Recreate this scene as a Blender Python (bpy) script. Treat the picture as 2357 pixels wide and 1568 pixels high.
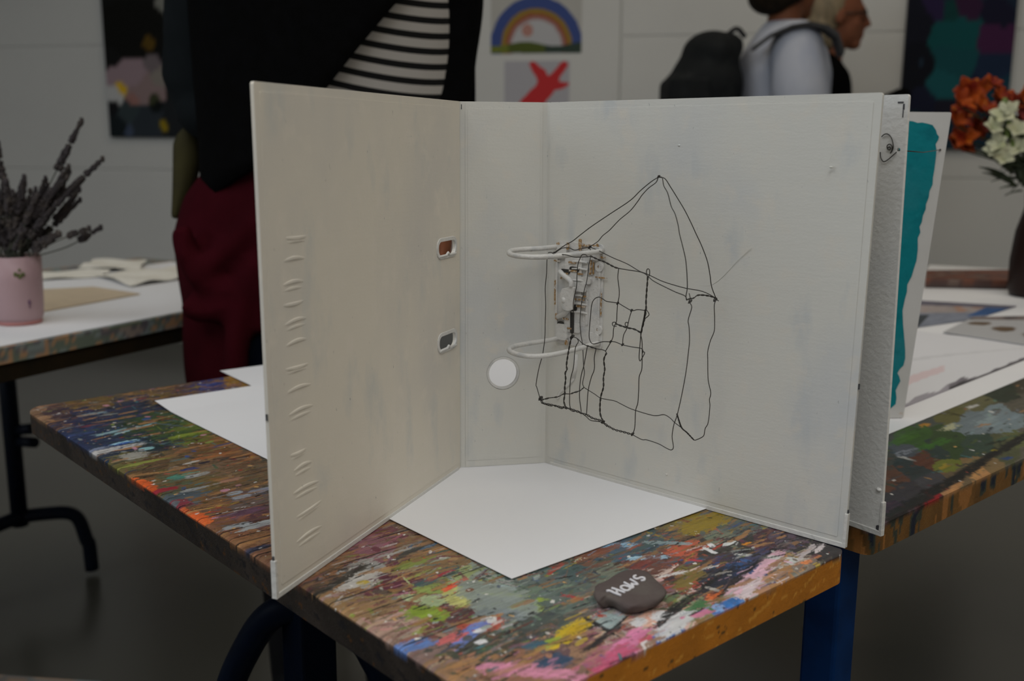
import bpy, bmesh, math, random
import numpy as np
from mathutils import Vector, Matrix, geometry
random.seed(5); rng = np.random.default_rng(5)
for o in list(bpy.data.objects): bpy.data.objects.remove(o)
SC = bpy.context.scene; COL = SC.collection

# ------------------------------------------------------------------ camera
T = 0.70                                   # height of the table tops
FPX, PITCH, ROLL, CH = 2331.12, 0.19089, 0.00508, 0.28421
W0, H0 = 2357, 1568
_cp, _sp, _cr, _sr = math.cos(PITCH), math.sin(PITCH), math.cos(ROLL), math.sin(ROLL)
FW = np.array([0, _cp, -_sp]); _u = np.array([0, _sp, _cp]); _r = np.array([1., 0, 0])
RT = _cr*_r + _sr*_u; UP = -_sr*_r + _cr*_u
CAM = np.array([0, 0, T+CH])
cd = bpy.data.cameras.new('camera'); cam = bpy.data.objects.new('camera', cd); COL.objects.link(cam)
cd.sensor_width = 36; cd.lens = FPX/W0*36; cd.clip_start = 0.02; cd.clip_end = 60
cam.matrix_world = Matrix(((RT[0], UP[0], -FW[0], CAM[0]), (RT[1], UP[1], -FW[1], CAM[1]), (RT[2], UP[2], -FW[2], CAM[2]), (0, 0, 0, 1)))
cd.dof.use_dof = True; cd.dof.focus_distance = 0.80; cd.dof.aperture_fstop = 6.3
SC.camera = cam
SC.view_settings.view_transform = 'Standard'; SC.view_settings.look = 'None'
SC.view_settings.gamma = 1; SC.view_settings.exposure = 0.0; SC.view_settings.use_curve_mapping = False

# ------------------------------------------------------------------ light
wd = bpy.data.worlds.new('world'); SC.world = wd; wd.use_nodes = True
wd.node_tree.nodes['Background'].inputs[0].default_value = (.75, .85, 1, 1)
wd.node_tree.nodes['Background'].inputs[1].default_value = 0.03
def area(name, loc, target, sx, sy, power, col):
    l = bpy.data.lights.new(name, 'AREA'); l.shape = 'RECTANGLE'; l.size = sx; l.size_y = sy
    l.energy = power; l.color = col
    o = bpy.data.objects.new(name, l); COL.objects.link(o); o.location = loc
    o.rotation_euler = (Vector(target)-Vector(loc)).to_track_quat('-Z', 'Y').to_euler()
    return o
area('ceiling_lamp_light', (1.7, -.3, 3.08), (1.7, -.3, 0), 1.2, 3.0, 24, (1, .90, .74))
area('ceiling_lamp_light', (-1.6, -.3, 3.08), (-1.6, -.3, 0), 1.2, 3.0, 24, (.96, .98, 1))
area('ceiling_lamp_light', (.1, -1.1, 3.08), (.1, -1.1, 0), 1.4, 2.0, 32, (.97, .985, 1))
area('window_daylight', (-3.9, -.6, 1.9), (0, .6, .8), 2.6, 1.6, 26, (.80, .90, 1))
area('ceiling_lamp_light', (.3, 2.7, 3.08), (.3, 2.7, 0), 2.4, .8, 12, (1, .88, .70))

# ------------------------------------------------------------------ helpers
def ray(px, py): return FW + RT*((px-W0/2)/FPX) - UP*((py-H0/2)/FPX)
def at_z(px, py, z):                      # a pixel of the photograph on the horizontal plane z
    d = ray(px, py); return CAM + d*((z-CAM[2])/d[2])
def at_y(px, py, y):                      # ... on the upright plane at depth y
    d = ray(px, py); return CAM + d*(y/d[1])
def at_plane(px, py, p, n):
    d = ray(px, py); return CAM + d*(((np.asarray(p)-CAM)@n)/(d@n))
def project(P):
    d = np.asarray(P)-CAM; w = d@FW
    return W0/2+FPX*(d@RT)/w, H0/2-FPX*(d@UP)/w
def V(a): return Vector((float(a[0]), float(a[1]), float(a[2])))
def lin(c): 
    c = c/255.; return c/12.92 if c <= .04045 else ((c+.055)/1.055)**2.4
def L(r, g, b, k=1.0): return tuple(min(.9, lin(x)*k) for x in (r, g, b))

def mat(name, col, rough=.6, metal=0., spec=.5, noise=None, bump=None, attr=None, coat=0):
    """noise=(scale, colour2, low, high, stretch); bump=(scale, strength, stretch)"""
    m = bpy.data.materials.new(name); m.use_nodes = True; nt = m.node_tree; N = nt.nodes; K = nt.links
    b = N['Principled BSDF']; b.inputs['Base Color'].default_value = (*col, 1)
    b.inputs['Roughness'].default_value = rough; b.inputs['Metallic'].default_value = metal
    b.inputs['Specular IOR Level'].default_value = spec; b.inputs['Coat Weight'].default_value = coat
    tc = N.new('ShaderNodeTexCoord')
    def mp(stretch):
        q = N.new('ShaderNodeMapping'); q.inputs['Scale'].default_value = stretch; K.new(tc.outputs['Object'], q.inputs[0]); return q.outputs[0]
    src = None
    if attr:
        a = N.new('ShaderNodeAttribute'); a.attribute_name = attr; src = a.outputs['Color']; K.new(src, b.inputs['Base Color'])
    for nz in (noise if isinstance(noise, list) else [noise] if noise else []):
        sc, c2, lo, hi, st = nz
        t = N.new('ShaderNodeTexNoise'); t.inputs['Scale'].default_value = sc; t.inputs['Detail'].default_value = 5
        K.new(mp(st), t.inputs['Vector'])
        r = N.new('ShaderNodeMapRange'); r.inputs[1].default_value = lo; r.inputs[2].default_value = hi; K.new(t.outputs[0], r.inputs[0])
        x = N.new('ShaderNodeMix'); x.data_type = 'RGBA'
        if src: K.new(src, x.inputs[6])
        else: x.inputs[6].default_value = (*col, 1)
        x.inputs[7].default_value = (*c2, 1); K.new(r.outputs[0], x.inputs[0]); src = x.outputs[2]
        K.new(src, b.inputs['Base Color'])
    if bump:
        prev = None
        for sc, stg, st in (bump if isinstance(bump, list) else [bump]):
            t = N.new('ShaderNodeTexNoise'); t.inputs['Scale'].default_value = sc; t.inputs['Detail'].default_value = 4; K.new(mp(st), t.inputs['Vector'])
            q = N.new('ShaderNodeBump'); q.inputs['Strength'].default_value = stg; q.inputs['Distance'].default_value = .002
            K.new(t.outputs[0], q.inputs['Height'])
            if prev: K.new(prev, q.inputs['Normal'])
            prev = q.outputs[0]
        K.new(prev, b.inputs['Normal'])
    return m
I3 = (1, 1, 1)

class MB:
    """collects shapes, then links them as ONE mesh object"""
    def __init__(s): s.b = bmesh.new(); s.mi = 0
    def poly(s, vs, faces):
        v = [s.b.verts.new(V(p)) for p in vs]; out = []
        for f in faces:
            try:
                q = s.b.faces.new([v[i] for i in f]); q.material_index = s.mi; out.append(q)
            except ValueError: pass
        return v
    def box(s, c, size, ax=None):
        """ax: three axes (rows)"""
        ax = np.eye(3) if ax is None else np.array(ax, float); c = np.array(c, float); h = np.array(size)/2
        vs = [c+ax[0]*h[0]*i+ax[1]*h[1]*j+ax[2]*h[2]*k for i in (-1, 1) for j in (-1, 1) for k in (-1, 1)]
        s.poly(vs, [(0, 1, 3, 2), (4, 6, 7, 5), (0, 4, 5, 1), (2, 3, 7, 6), (0, 2, 6, 4), (1, 5, 7, 3)])
    def tube(s, pts, r, n=8, cap=True):
        pts = [np.array(p, float) for p in pts]; m = len(pts)
        rs = [r]*m if np.isscalar(r) else r
        ref = np.array([0, 0, 1.]); prev = None; rings = []
        for i in range(m):
            t = pts[min(i+1, m-1)]-pts[max(i-1, 0)]; t = t/(np.linalg.norm(t)+1e-12)
            a = (ref-t*(ref@t)) if prev is None else prev-t*(prev@t)
            if np.linalg.norm(a) < 1e-3: a = np.cross(t, [1, 0, 0.]); 
            if np.linalg.norm(a) < 1e-3: a = np.cross(t, [0, 1, 0.])
            a /= np.linalg.norm(a); prev = a; b = np.cross(t, a)
            rings.append([s.b.verts.new(V(pts[i]+rs[i]*(a*math.cos(2*math.pi*k/n)+b*math.sin(2*math.pi*k/n)))) for k in range(n)])
        for i in range(m-1):
            for k in range(n):
                f = s.b.faces.new((rings[i][k], rings[i][(k+1) % n], rings[i+1][(k+1) % n], rings[i+1][k])); f.smooth = True; f.material_index = s.mi
        if cap:
            for q in (rings[0][::-1], rings[-1]): f = s.b.faces.new(q); f.material_index = s.mi
    def rings(s, R, close=True, capa=True, capb=True, smooth=True):
        """loft through rings (lists of points of equal length)"""
        rr = [[s.b.verts.new(V(p)) for p in q] for q in R]; n = len(rr[0])
        for i in range(len(rr)-1):
            for k in range(n if close else n-1):
                f = s.b.faces.new((rr[i][k], rr[i][(k+1) % n], rr[i+1][(k+1) % n], rr[i+1][k])); f.smooth = smooth; f.material_index = s.mi
        if close and capa: f = s.b.faces.new(rr[0][::-1]); f.material_index = s.mi
        if close and capb: f = s.b.faces.new(rr[-1]); f.material_index = s.mi
    def lathe(s, c, prof, n=32):
        c = np.array(c, float)
        s.rings([[c+np.array([r*math.cos(2*math.pi*k/n), r*math.sin(2*math.pi*k/n), z]) for k in range(n)] for r, z in prof])
    def ball(s, c, r, ax=None, n=12):
        c = np.array(c, float); r = np.array([r]*3 if np.isscalar(r) else r, float); ax = np.eye(3) if ax is None else np.array(ax, float)
        R = []
        for i in range(1, n):
            th = math.pi*i/n
            R.append([c+ax[0]*r[0]*math.sin(th)*math.cos(p)+ax[1]*r[1]*math.sin(th)*math.sin(p)-ax[2]*r[2]*math.cos(th) for p in [2*math.pi*k/(2*n) for k in range(2*n)]])
        s.rings(R)
    def prism(s, outline, z0, z1, holes=(), M=None):
        """2-D outline (with holes) extruded from z0 to z1, then mapped by M(u,v,d)"""
        M = M or (lambda u, v, d: (u, v, d))
        loops = [list(outline)]+[list(h) for h in holes]
        pts = [Vector(p) for l in loops for p in l]; E = []; k = 0
        for l in loops:
            E += [(k+i, k+(i+1) % len(l)) for i in range(len(l))]; k += len(l)
        us = [p[0] for p in loops[0]]; vs_ = [p[1] for p in loops[0]]
        if max(us)-min(us) > .03 and max(vs_)-min(vs_) > .03:
            g_ = .014
            def clear(p): return all(min(math.hypot(p[0]-q[0], p[1]-q[1]) for q in l) > .002 for l in loops)
            for i in range(int((max(us)-min(us))/g_)+1):
                for j in range(int((max(vs_)-min(vs_))/g_)+1):
                    p = (min(us)+.004+g_*i, min(vs_)+.004+g_*j)
                    if p[0] < max(us)-.003 and p[1] < max(vs_)-.003 and clear(p): pts.append(Vector(p))
            m_ = max(us)-min(us)
            E2_ = []
        r = geometry.delaunay_2d_cdt(pts, E, [], 1, 1e-7)
        def inside(p, l):
            c = False
            for i in range(len(l)):
                a, b = l[i], l[i-1]
                if (a[1] > p[1]) != (b[1] > p[1]) and p[0] < (b[0]-a[0])*(p[1]-a[1])/(b[1]-a[1])+a[0]: c = not c
            return c
        P = r[0]; tris = []
        for t in r[2]:
            c = sum((P[i] for i in t), Vector((0, 0)))/len(t)
            if inside(c, loops[0]) and not any(inside(c, h) for h in loops[1:]): tris.append(t)
        n = len(P)
        F = [tuple(t) for t in tris]+[tuple(i+n for i in t[::-1]) for t in tris]
        cnt = {}
        for t in tris:
            for i in range(len(t)):
                e = (t[i], t[(i+1) % len(t)]); cnt[e] = 1
        for e in cnt:
            if (e[1], e[0]) not in cnt: F.append((e[1], e[0], e[0]+n, e[1]+n))
        s.poly([M(p[0], p[1], z0) for p in P]+[M(p[0], p[1], z1) for p in P], F)
    def build(s, name, m, parent=None, origin=None, bevel=0, smooth=None, recalc=True):
        if recalc: bmesh.ops.recalc_face_normals(s.b, faces=s.b.faces)
        me = bpy.data.meshes.new(name)
        if origin is not None: bmesh.ops.translate(s.b, verts=s.b.verts, vec=-V(origin))
        s.b.to_mesh(me); s.b.free()
        for q in (m if isinstance(m, (list, tuple)) else [m]): me.materials.append(q)
        o = bpy.data.objects.new(name, me); COL.objects.link(o)
        if origin is not None: o.location = V(origin)
        if bevel:
            q = o.modifiers.new('bevel', 'BEVEL'); q.width = bevel; q.segments = 2; q.limit_method = 'ANGLE'; q.angle_limit = .7
        if parent: attach(o, parent)
        return o
def attach(o, parent):
    """parent without moving: parents here are unrotated Empties or unrotated parts"""
    o.parent = parent; o.location = o.location - wloc(parent)
def wloc(o):
    p = Vector(o.location)
    while o.parent: o = o.parent; p += o.location
    return p
def tag(o, label, cat, group=None, kind=None):
    o['label'] = label; o['category'] = cat
    if group: o['group'] = group
    if kind: o['kind'] = kind
    return o
def thing(name, label, cat, loc, group=None):
    o = bpy.data.objects.new(name, None); COL.objects.link(o); o.location = V(loc); o.empty_display_size = .05
    return tag(o, label, cat, group)
def struct(o): o['kind'] = 'structure'; return o
def blob(name, shapes, voxel, m, parent=None, origin=None, smooth=6):
    """shapes (a function filling an MB) fused into one continuous skin"""
    b = MB(); shapes(b); o = b.build(name, m, None, origin)
    r = o.modifiers.new('r', 'REMESH'); r.mode = 'VOXEL'; r.voxel_size = voxel; r.use_smooth_shade = True
    q = o.modifiers.new('s', 'SMOOTH'); q.factor = .5; q.iterations = smooth
    dg = bpy.context.evaluated_depsgraph_get(); me = bpy.data.meshes.new_from_object(o.evaluated_get(dg)); me.name = name
    o.modifiers.clear(); old = o.data; o.data = me; bpy.data.meshes.remove(old)
    me.name = name
    for p in me.polygons: p.use_smooth = True
    if parent: attach(o, parent)
    return o
def smooth_path(p, n=6):
    """Catmull-Rom through p"""
    p = [np.array(q, float) for q in p]; q = [2*p[0]-p[1]]+p+[2*p[-1]-p[-2]]; out = []
    for i in range(1, len(q)-2):
        for k in range(n):
            t = k/n; a, b, c, d = q[i-1], q[i], q[i+1], q[i+2]
            out.append(.5*((2*b)+(-a+c)*t+(2*a-5*b+4*c-d)*t*t+(-a+3*b-3*c+d)*t**3))
    return out+[p[-1]]

# --- paint laid on a grid of a surface, kept as a colour attribute
def vnoise(x, y, seed):
    r = np.random.default_rng(seed).random((257, 257))
    xi = np.floor(x).astype(int); yi = np.floor(y).astype(int); fx = x-xi; fy = y-yi
    fx = fx*fx*(3-2*fx); fy = fy*fy*(3-2*fy); a = xi % 256; b = yi % 256
    return (r[a, b]*(1-fx)+r[a+1, b]*fx)*(1-fy)+(r[a, b+1]*(1-fx)+r[a+1, b+1]*fx)*fy
def fbm(x, y, seed, o=3):
    return sum(vnoise(x*2**i+7*i, y*2**i+3*i, seed+i)*.5**i for i in range(o))/sum(.5**i for i in range(o))
def linarr(c): 
    c = np.asarray(c, float)/255.; return np.where(c <= .04045, c/12.92, ((c+.055)/1.055)**2.4)
def patchwork(X, Y, S, Tt, patches, warp, fs, ft, seed):
    """hard-edged patches of colour round the given spots, borders roughened"""
    wx = (fbm(S*fs, Tt*ft, seed, 4)-.5)*2*warp; wy = (fbm(S*fs, Tt*ft, seed+40, 4)-.5)*1.2*warp
    X = X+wx; Y = Y+wy; best = np.full(X.shape, 1e9); idx = np.zeros(X.shape, int)
    for i, p in enumerate(patches):
        d = ((X-p[0])/p[2])**2+((Y-p[1])/(p[3]))**2
        k = d < best; best[k] = d[k]; idx[k] = i
    return linarr([p[4:7] for p in patches])[idx]
def set_color(me, rgb):
    a = me.color_attributes.new('paint', 'FLOAT_COLOR', 'POINT')
    c = np.ones((len(me.vertices), 4)); c[:, :3] = rgb; a.data.foreach_set('color', c.ravel())
def grid_mesh(name, P, cols, rows):
    """P: (rows*cols,3)"""
    me = bpy.data.meshes.new(name); i = np.arange(cols*rows).reshape(rows, cols)
    q = np.stack([i[:-1, :-1], i[:-1, 1:], i[1:, 1:], i[1:, :-1]], -1).reshape(-1, 4)
    return me, q

# ------------------------------------------------------------------ materials
M = {}
M['wood_paint'] = mat('painted_table_wood', (.5, .4, .3), .42, spec=.3, attr='paint', bump=[(900, .18, I3), (200, .25, (1, 1, 1))])
M['canvas'] = mat('painted_canvas', (.1, .1, .1), .7, spec=.12, attr='paint', bump=(400, .2, I3))
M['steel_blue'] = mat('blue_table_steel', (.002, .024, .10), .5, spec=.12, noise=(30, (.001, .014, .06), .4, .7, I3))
M['steel_blue_shaded'] = mat('shaded_blue_table_steel', (.001, .004, .013), .5, spec=.08, noise=(30, (.0008, .0025, .008), .4, .7, I3))  # blue table steel with the shade under the tabletop put into its colour
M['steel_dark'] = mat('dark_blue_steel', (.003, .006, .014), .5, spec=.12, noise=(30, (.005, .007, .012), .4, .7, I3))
M['binder_white'] = mat('white_painted_board', (.60, .59, .545), .55, spec=.35,
    noise=[(9, (.51, .525, .535), .50, .74, (1, 1, .6)), (34, (.44, .475, .50), .58, .84, (1, 1, .40)), (60, (.63, .595, .53), .55, .8, (1, 1, 1)), (420, (.26, .27, .28), .72, .78, (1, 1, .4))],
    bump=[(22, .05, (1, 1, 7)), (140, .04, (1, 1, 4)), (600, .04, I3)])
M['binder_cream'] = mat('warm_white_painted_board', (.67, .625, .54), .6, spec=.3,
    noise=[(8, (.575, .55, .51), .5, .75, (1, 1, .6)), (30, (.51, .525, .505), .58, .82, (1, 1, .4)), (60, (.69, .64, .56), .55, .8, I3), (420, (.25, .25, .25), .72, .78, (1, 1, .4))],
    bump=[(40, .04, (1, 1, 8)), (600, .03, I3)])
M['binder_rough'] = mat('roller_painted_board', (.68, .67, .64), .6, noise=(20, (.63, .63, .62), .5, .8, I3), bump=[(260, .28, (1, 1, 1.2))])
M['edge_white'] = mat('white_painted_edge', (.62, .61, .58), .5, noise=(120, (.35, .36, .38), .68, .78, I3), bump=(300, .3, I3))
M['chip'] = mat('dark_chipped_paint', (.05, .05, .055), .6, bump=(400, .3, I3))
M['paper'] = mat('white_paper', (.80, .80, .815), .7, noise=(6, (.78, .78, .80), .4, .7, I3), bump=(12, .05, I3))
M['paper_warm'] = mat('cream_paper', (.80, .77, .69), .75, noise=(14, (.70, .66, .56), .5, .8, I3), bump=(14, .3, I3))
M['card'] = mat('brown_card', (.58, .47, .33), .8, noise=(30, (.53, .43, .31), .4, .7, I3))
M['metal_white'] = mat('white_painted_metal', (.62, .61, .585), .42, noise=[(70, (.46, .47, .475), .5, .75, I3), (200, (.09, .09, .09), .68, .74, (1, 1, 2))], bump=(260, .4, I3))
M['rust'] = mat('rust_stain', (.36, .21, .075), .7, noise=[(300, (.22, .12, .04), .4, .7, I3), (500, (.55, .52, .47), .50, .60, I3)])
M['black_gap'] = mat('dark_slot', (.02, .019, .017), .6, noise=(200, (.05, .045, .04), .5, .8, I3))
M['wire'] = mat('black_iron_wire', (.018, .016, .012), .38, metal=.0, spec=.5, noise=(300, (.035, .028, .018), .5, .8, I3))
M['stone'] = mat('grey_slate_stone', (.105, .082, .078), .85, spec=.15, noise=[(60, (.13, .112, .10), .45, .75, I3)], bump=[(90, .5, I3), (500, .3, I3)])
M['white_ink'] = mat('white_paint_marker', (.72, .71, .74), .6, bump=(500, .2, I3))
M['teal'] = mat('teal_paint', (.004, .17, .20), .6, spec=.1, noise=[(10, (.040, .19, .23), .5, .75, I3), (50, (.003, .13, .16), .5, .75, I3)], bump=(150, .3, I3))
M['board_grey'] = mat('grey_white_board', (.50, .49, .48), .7, noise=[(14, (.46, .45, .43), .4, .7, I3), (60, (.40, .29, .18), .70, .85, I3)])
M['floor'] = mat('grey_floor_covering', (.070, .067, .053), .22, spec=.7, noise=[(3, (.066, .062, .051), .4, .7, I3), (500, (.084, .08, .066), .5, .7, I3)], bump=(500, .05, I3))
M['wall'] = mat('painted_block_wall', (.70, .70, .68), .8, noise=(2, (.67, .67, .655), .4, .7, I3), bump=(60, .1, I3))
M['ceiling'] = mat('white_ceiling', (.7, .7, .68), .9, noise=(3, (.66, .66, .65), .4, .7, I3))
M['pot_pink'] = mat('pink_glazed_pot', (.41, .275, .29), .42, spec=.3, noise=(15, (.39, .265, .28), .4, .7, I3))
M['pot_base'] = mat('pot_foot_pink', (.42, .17, .16), .5, noise=(15, (.38, .16, .15), .4, .7, I3))
M['leaf_print'] = mat('olive_leaf_print', (.10, .10, .02), .6, noise=(90, (.06, .08, .02), .4, .7, I3))
M['purple_print'] = mat('purple_mark', (.13, .06, .11), .6, noise=(90, (.10, .05, .09), .4, .7, I3))
M['soil'] = mat('dark_soil', (.02, .02, .014), .9, noise=(60, (.012, .018, .009), .4, .7, I3))
M['lavender'] = mat('dried_lavender', (.05, .043, .045), .9, spec=.1, noise=(60, (.07, .058, .05), .45, .7, I3))
M['lav_stem'] = mat('lavender_stem', (.055, .062, .042), .8, noise=(60, (.075, .065, .045), .45, .7, I3))
M['vase'] = mat('dark_brown_vase', (.013, .0045, .003), .4, spec=.25, noise=(12, (.018, .007, .005), .4, .7, I3))
M['leaf'] = mat('dark_green_leaf', (.020, .030, .012), .5, noise=(50, (.032, .048, .016), .4, .7, I3))
M['leaf_light'] = mat('fresh_green_bud', (.13, .19, .035), .5, noise=(50, (.09, .14, .03), .4, .7, I3))
M['petal_orange'] = mat('orange_petal', (.36, .06, .004), .6, spec=.2, noise=[(35, (.17, .010, .004), .42, .62, I3), (60, (.52, .19, .008), .60, .75, I3)])
M['petal_red'] = mat('dark_red_petal', (.20, .010, .010), .55, noise=(35, (.30, .04, .01), .45, .7, I3))
M['petal_white'] = mat('white_petal', (.52, .52, .36), .55, noise=(40, (.42, .44, .23), .5, .75, I3))
M['black_cloth'] = mat('black_knit', (.0022, .0022, .0022), .9, spec=.03, noise=(60, (.003, .003, .0034), .4, .7, I3), bump=(250, .3, I3))
M['jacket'] = mat('charcoal_jacket', (.0095, .012, .0135), .9, spec=.04, noise=(8, (.006, .0075, .0085), .4, .7, I3), bump=(250, .3, I3))
M['olive'] = mat('olive_cloth', (.050, .044, .019), .9, spec=.04, noise=(20, (.038, .034, .018), .4, .7, I3), bump=(60, .5, I3))
M['maroon'] = mat('maroon_cloth', (.040, .0035, .0065), .9, spec=.03, noise=(12, (.028, .0025, .0045), .4, .7, I3), bump=(30, .4, I3))
M['navy'] = mat('navy_cloth', (.002, .0035, .0075), .9, spec=.03, noise=(12, (.005, .007, .012), .4, .7, I3))
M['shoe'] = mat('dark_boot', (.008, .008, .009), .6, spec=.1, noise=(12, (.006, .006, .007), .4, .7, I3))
M['skin'] = mat('skin', (.20, .072, .034), .6, spec=.2, noise=(20, (.17, .06, .028), .4, .7, I3))
M['skin_pale'] = mat('pale_skin', (.23, .085, .045), .6, spec=.2, noise=(20, (.20, .07, .036), .4, .7, I3))
M['hair_brown'] = mat('dark_brown_hair', (.014, .010, .006), .8, spec=.1, noise=(60, (.026, .017, .010), .5, .7, (1, 1, .3)), bump=(120, .5, (1, 1, .2)))
M['hair_blond'] = mat('grey_blond_hair', (.26, .20, .12), .6, noise=(60, (.10, .08, .045), .45, .7, (1, 1, .3)), bump=(120, .5, (1, 1, .2)))
M['shirt_blue'] = mat('pale_blue_shirt', (.42, .445, .52), .8, noise=[(9, (.30, .34, .46), .5, .75, (1, 1, .3))], bump=(14, .5, (1, 1, .3)))
M['trouser_dark'] = mat('dark_trousers', (.012, .013, .018), .9, spec=.05, noise=(12, (.010, .011, .014), .4, .7, I3))
M['rucksack'] = mat('dark_rucksack_fabric', (.012, .0135, .0145), .8, spec=.1, noise=(20, (.020, .022, .023), .5, .75, I3), bump=(200, .4, I3))
M['strap'] = mat('black_strap', (.012, .012, .014), .7, noise=(40, (.018, .018, .02), .5, .75, I3))
M['glasses'] = mat('dark_glasses_frame', (.02, .015, .012), .4, noise=(40, (.03, .02, .015), .5, .75, I3))
M['frame_dark'] = mat('black_canvas_edge', (.008, .008, .010), .7, noise=(20, (.012, .012, .014), .5, .75, I3))
M['print'] = mat('printed_sheet', (.5, .5, .5), .5, attr='paint')
M['trim'] = mat('grey_baseboard', (.20, .20, .19), .6, noise=(8, (.18, .18, .17), .4, .7, I3))
# striped jersey
def striped():
    m = bpy.data.materials.new('black_white_striped_jersey'); m.use_nodes = True; N = m.node_tree.nodes; K = m.node_tree.links
    b = N['Principled BSDF']; b.inputs['Roughness'].default_value = .85; b.inputs['Specular IOR Level'].default_value = .2
    tc = N.new('ShaderNodeTexCoord'); d = N.new('ShaderNodeVectorMath'); d.operation = 'DOT_PRODUCT'
    d.inputs[1].default_value = (.26, -.34, 1.0); K.new(tc.outputs['Object'], d.inputs[0])
    k = N.new('ShaderNodeMath'); k.operation = 'MULTIPLY_ADD'; k.inputs[1].default_value = 1/.0222; k.inputs[2].default_value = .0; K.new(d.outputs['Value'], k.inputs[0])
    f = N.new('ShaderNodeMath'); f.operation = 'FRACT'; K.new(k.outputs[0], f.inputs[0])
    r = N.new('ShaderNodeValToRGB'); r.color_ramp.interpolation = 'CONSTANT'
    r.color_ramp.elements[0].color = (.325, .305, .28, 1); r.color_ramp.elements[1].position = .57; r.color_ramp.elements[1].color = (.003, .003, .003, 1)
    K.new(f.outputs[0], r.inputs[0]); K.new(r.outputs[0], b.inputs['Base Color'])
    return m
M['stripe'] = striped()

# ------------------------------------------------------------------ the room
b = MB(); b.poly([(-4.2, -3, 0), (4.2, -3, 0), (4.2, 7, 0), (-4.2, 7, 0)], [(0, 1, 2, 3)]); b.poly([(-4.2, -3, -.05), (4.2, -3, -.05), (4.2, 7, -.05), (-4.2, 7, -.05)], [(3, 2, 1, 0)])
struct(b.build('floor', M['floor']))
b = MB(); b.box((0, 2, 3.25), (8.4, 10, .1)); struct(b.build('ceiling', M['ceiling']))
WD = np.array([.9774, -.2115, 0]); WN = np.array([-.2115, -.9774, 0]); WP = np.array([0, 4.65, 0])   # back wall: run, normal to the room, foot
def wall_xy(s, d=0): return WP+WD*s+WN*d
def wall_pt(px, py, d=0):
    return at_plane(px, py, WP+WN*d, WN)
def wall_s(px): return float((wall_pt(px, 200)-WP)@WD)
zc = .5*(wall_pt(1700, 80)[2]+wall_pt(115, 106)[2]); zl = .5*(wall_pt(2230, 409)[2]+wall_pt(325, 393)[2]); CRS = zc-zl
def block_wall(name, s0, s1, courses, vj=None):
    b = MB(); z = zl; ax = (WD, WN, (0, 0, 1)); g = .003
    b.box(wall_xy((s0+s1)/2, -.086)+np.array([0, 0, 1.6]), (s1-s0, .16, 3.2), ax)
    zs = [0]+[zl+k*CRS for k in range(-2, 6) if 0 < zl+k*CRS < 3.2]+[3.2] if courses else [0, 3.2]
    for a, c in zip(zs[:-1], zs[1:]):
        b.box(wall_xy((s0+s1)/2, -.005)+np.array([0, 0, (a+c)/2]), (s1-s0-g, .010, c-a-g), ax)
    return struct(b.build(name, M['wall'], bevel=.006))
sA, sB = wall_s(1105)-.25, wall_s(1426)
block_wall('wall_left_back', -3.9, sA, True); block_wall('wall_middle_back', sA, sB, False); block_wall('wall_right_back', sB, 4.3, True)
b = MB(); b.box((-4.2, 2, 1.6), (.1, 10, 3.2)); struct(b.build('wall_left', M['wall']))
b = MB(); b.box((4.2, 2, 1.6), (.1, 10, 3.2)); struct(b.build('wall_right', M['wall']))
b = MB(); b.box((0, -3.05, 1.6), (8.4, .1, 3.2)); struct(b.build('wall_front', M['wall']))
b = MB(); b.box(wall_xy(.2, .007)+np.array([0, 0, .085]), (8, .012, .17), (WD, WN, (0, 0, 1))); struct(b.build('baseboard_back', M['trim']))

# ------------------------------------------------------------------ tables
AC = np.array([.733, .680, 0]); AC /= np.linalg.norm(AC); AL = np.array([-AC[1], AC[0], 0])       # across / along the work tables
CORNER = at_z(1000, 1568, T)
_p1, _p2 = at_z(489, 1218, T), at_z(699, 1352, T); _q1, _q2 = at_z(1941, 1262, T), at_z(1571, 1449, T)
AL = (_p1-_p2)/np.linalg.norm(_p1-_p2); AC = np.cross(AL, [0, 0, 1.])
_A = np.array([AL[:2], -AC[:2]]).T; _st = np.linalg.solve(_A, (_q2-_p2)[:2]); CORNER = _p2+AL*_st[0]
def tb(s, t, z=T): p = CORNER+AC*s+AL*t; return np.array([p[0], p[1], z])
def st_of(px, py): p = at_z(px, py, T)-CORNER; return float(p@AC), float(p@AL)
S_END = st_of(1941, 1262)[0]; T_END = st_of(356, 892)[1]
THK = .023

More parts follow.
